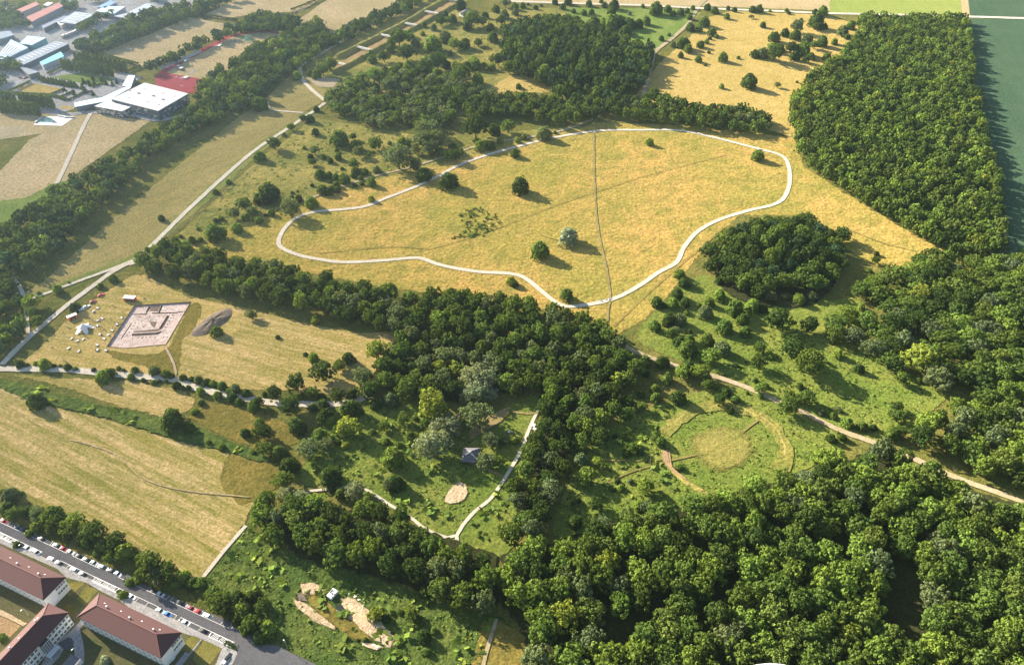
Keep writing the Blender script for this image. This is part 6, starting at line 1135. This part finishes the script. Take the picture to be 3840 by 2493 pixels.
# track furniture
p = ZP('A0', 2315, 385); cg = thing('throwing_cage', 'green netted throwing cage on the athletics track', 'cage', (p.x, p.y, 0)); 
for k in range(9):
    a = k*2*math.pi/10; x, y = 4.5*math.cos(a), 4.5*math.sin(a); bm = bmesh.new(); cyl(bm, (x, y, 0), (x, y, 5.5), .08, .08, 6); from_bm('post', bm, M['net'], cg)
    b = (k+1)*2*math.pi/10; x2, y2 = 4.5*math.cos(b), 4.5*math.sin(b)
    if k < 8:
        bm = bmesh.new(); 
        for j in range(9): cyl(bm, (x+(x2-x)*j/9, y+(y2-y)*j/9, .2), (x+(x2-x)*j/9, y+(y2-y)*j/9, 5.2), .035, .035, 4)
        for j in range(9): cyl(bm, (x, y, .4+j*.58), (x2, y2, .4+j*.58), .035, .035, 4)
        from_bm('net', bm, M['net'], cg)
for (x, y, L, W_, h, nm, lab, mat) in ((2170, 388, 5, 2, 1.2, 'jump_mat', 'pale padded jump mat beside the far straight', 'roof_white'), (2040, 435, 8, 2, 1.0, 'jump_mat', 'long pale mat beside the far straight', 'roof_white'), (1740, 570, 9, 2.2, 1.2, 'jump_mat', 'pale shelter roof beside the near straight', 'roof_white'), (1660, 625, 7, 2.2, 1.2, 'jump_mat', 'pale mat at the start of the straight', 'roof_white'), (1730, 730, 4.5, 3.5, 1.2, 'jump_mat', 'thick dark edged high jump mat', 'grey_metal'), (1690, 655, 3.5, 3, 2.4, 'equipment_shed', 'small blue equipment shed on the athletics bend', 'facade')):
    p = ZP('A0', x, y); t = thing(nm, lab, 'mat' if 'mat' in nm else 'shed', (p.x, p.y, 0), R_(69)); boxo('base', -L/2, L/2, -W_/2, W_/2, 0, h, M[mat], t, .08); boxo('cover', -L/2-.1, L/2+.1, -W_/2-.1, W_/2+.1, h, h+.12, M['roof_white'], t)
def goal(p, rz, label):
    t = thing('football_goal', label, 'goal', (p.x, p.y, 0), rz, 'football goals'); bm = bmesh.new(); cyl(bm, (0, -3.66, 0), (0, -3.66, 2.44), .09, .09, 6); from_bm('post', bm, M['white_metal'], t); bm = bmesh.new(); cyl(bm, (0, 3.66, 0), (0, 3.66, 2.44), .09, .09, 6); from_bm('post', bm, M['white_metal'], t); bm = bmesh.new(); cyl(bm, (0, -3.66, 2.44), (0, 3.66, 2.44), .09, .09, 6); from_bm('crossbar', bm, M['white_metal'], t)
    for s in (-1, 1): bm = bmesh.new(); cyl(bm, (0, s*3.66, 2.44), (1.6, s*3.66, 0), .05, .05, 5); from_bm('net_stay', bm, M['white_metal'], t)
goal(ZP('A0', 1485, 360), R_(60), 'white goal in the middle of the football pitch'); goal(ZP('A0', 1210, 475), R_(60), 'white goal at the side of the football pitch'); goal(ZP('A0', 1265, 400), R_(60), 'white goal near the hazy tree belt'); goal(ZP('A1', 30, 55), R_(60), 'white goal in the far dry field')
# covered stand beside the track
p, q = ZP('A0', 1510, 650), ZP('A0', 1880, 490); d = q-p; t = thing('spectator_stand', 'low grey spectator stand along the athletics straight', 'stand', p, math.atan2(d.y, d.x))
for k in range(3): boxo('step', 0, d.length, 1.2*k, 1.2*k+1.15, 0, .5+.45*k, M['concrete'], t)
boxo('back_rail', 0, d.length, 3.7, 3.8, 0, 2.2, M['grey_metal'], t)

# ------------------------------------------------------------ the aircraft's own wheel fairing just inside the lower frame
f = P(1813, 1735); dirv = (f-Vector((0, 0, ALT))).normalized(); fl = Vector((0, 0, ALT))+dirv*6.0
af = thing('wheel_fairing', 'smooth white aircraft wheel fairing cut by the bottom frame edge', 'aircraft part', fl)
bm = bmesh.new(); bmesh.ops.create_uvsphere(bm, u_segments=32, v_segments=20, radius=.50)
for v in bm.verts: v.co.y *= 1.0
from_bm('fairing', bm, M['white_metal'], af, smooth=True); bm = bmesh.new(); cyl(bm, (-.12, -.1, -.35), (.12, -.1, -.35), .4, .4, 20); from_bm('tyre', bm, M['rubber'], af)

# ------------------------------------------------------------ labels: make each single one out
by = {}
for r in TREES: by.setdefault(r[1], []).append(r)
SHARED = ('trees of', )
for lab, rs in by.items():
    dense = (rs[0][0].get('group') or '').startswith('trees of the') and len(rs) > 1
    if len(rs) == 1 or (dense and len(rs) > 12):
        if dense:
            rs.sort(key=lambda r: r[2]); n = len(rs)
            xs = [r[2] for r in rs]; ys = [r[3] for r in rs]; mx, my = sorted(xs)[n//2], sorted(ys)[n//2]
            for r in rs: r[0]['label'] = lab+f", {'upper' if r[3] < my else 'lower'} {'left' if r[2] < mx else 'right'} part"; r[0]['group'] = r[0]['group']
        else: rs[0][0]['label'] = lab
        continue
    rs.sort(key=lambda r: r[2])
    for i, r in enumerate(rs):
        r[0]['label'] = lab+(', leftmost such' if i == 0 else ', rightmost such' if i == len(rs)-1 else f', {ordinal(i)} such from left')

# ------------------------------------------------------------ haze: one even box of air
if HAZE:
    m, n, out = newmat('haze'); v = n.nodes.new('ShaderNodeVolumePrincipled'); v.inputs['Density'].default_value = HAZE
    v.inputs['Color'].default_value = (.60, .80, 1.0, 1); v.inputs['Anisotropy'].default_value = .78; n.links.new(v.outputs[0], out.inputs['Volume'])
    bm = bmesh.new(); box(bm, -1500, 1500, -60, 2600, -2.5, ALT+6); o = from_bm('haze', bm, m); tag(o, 'pale summer haze lying over the whole landscape', None, None, 'stuff')
    S.cycles.volume_max_steps = 64
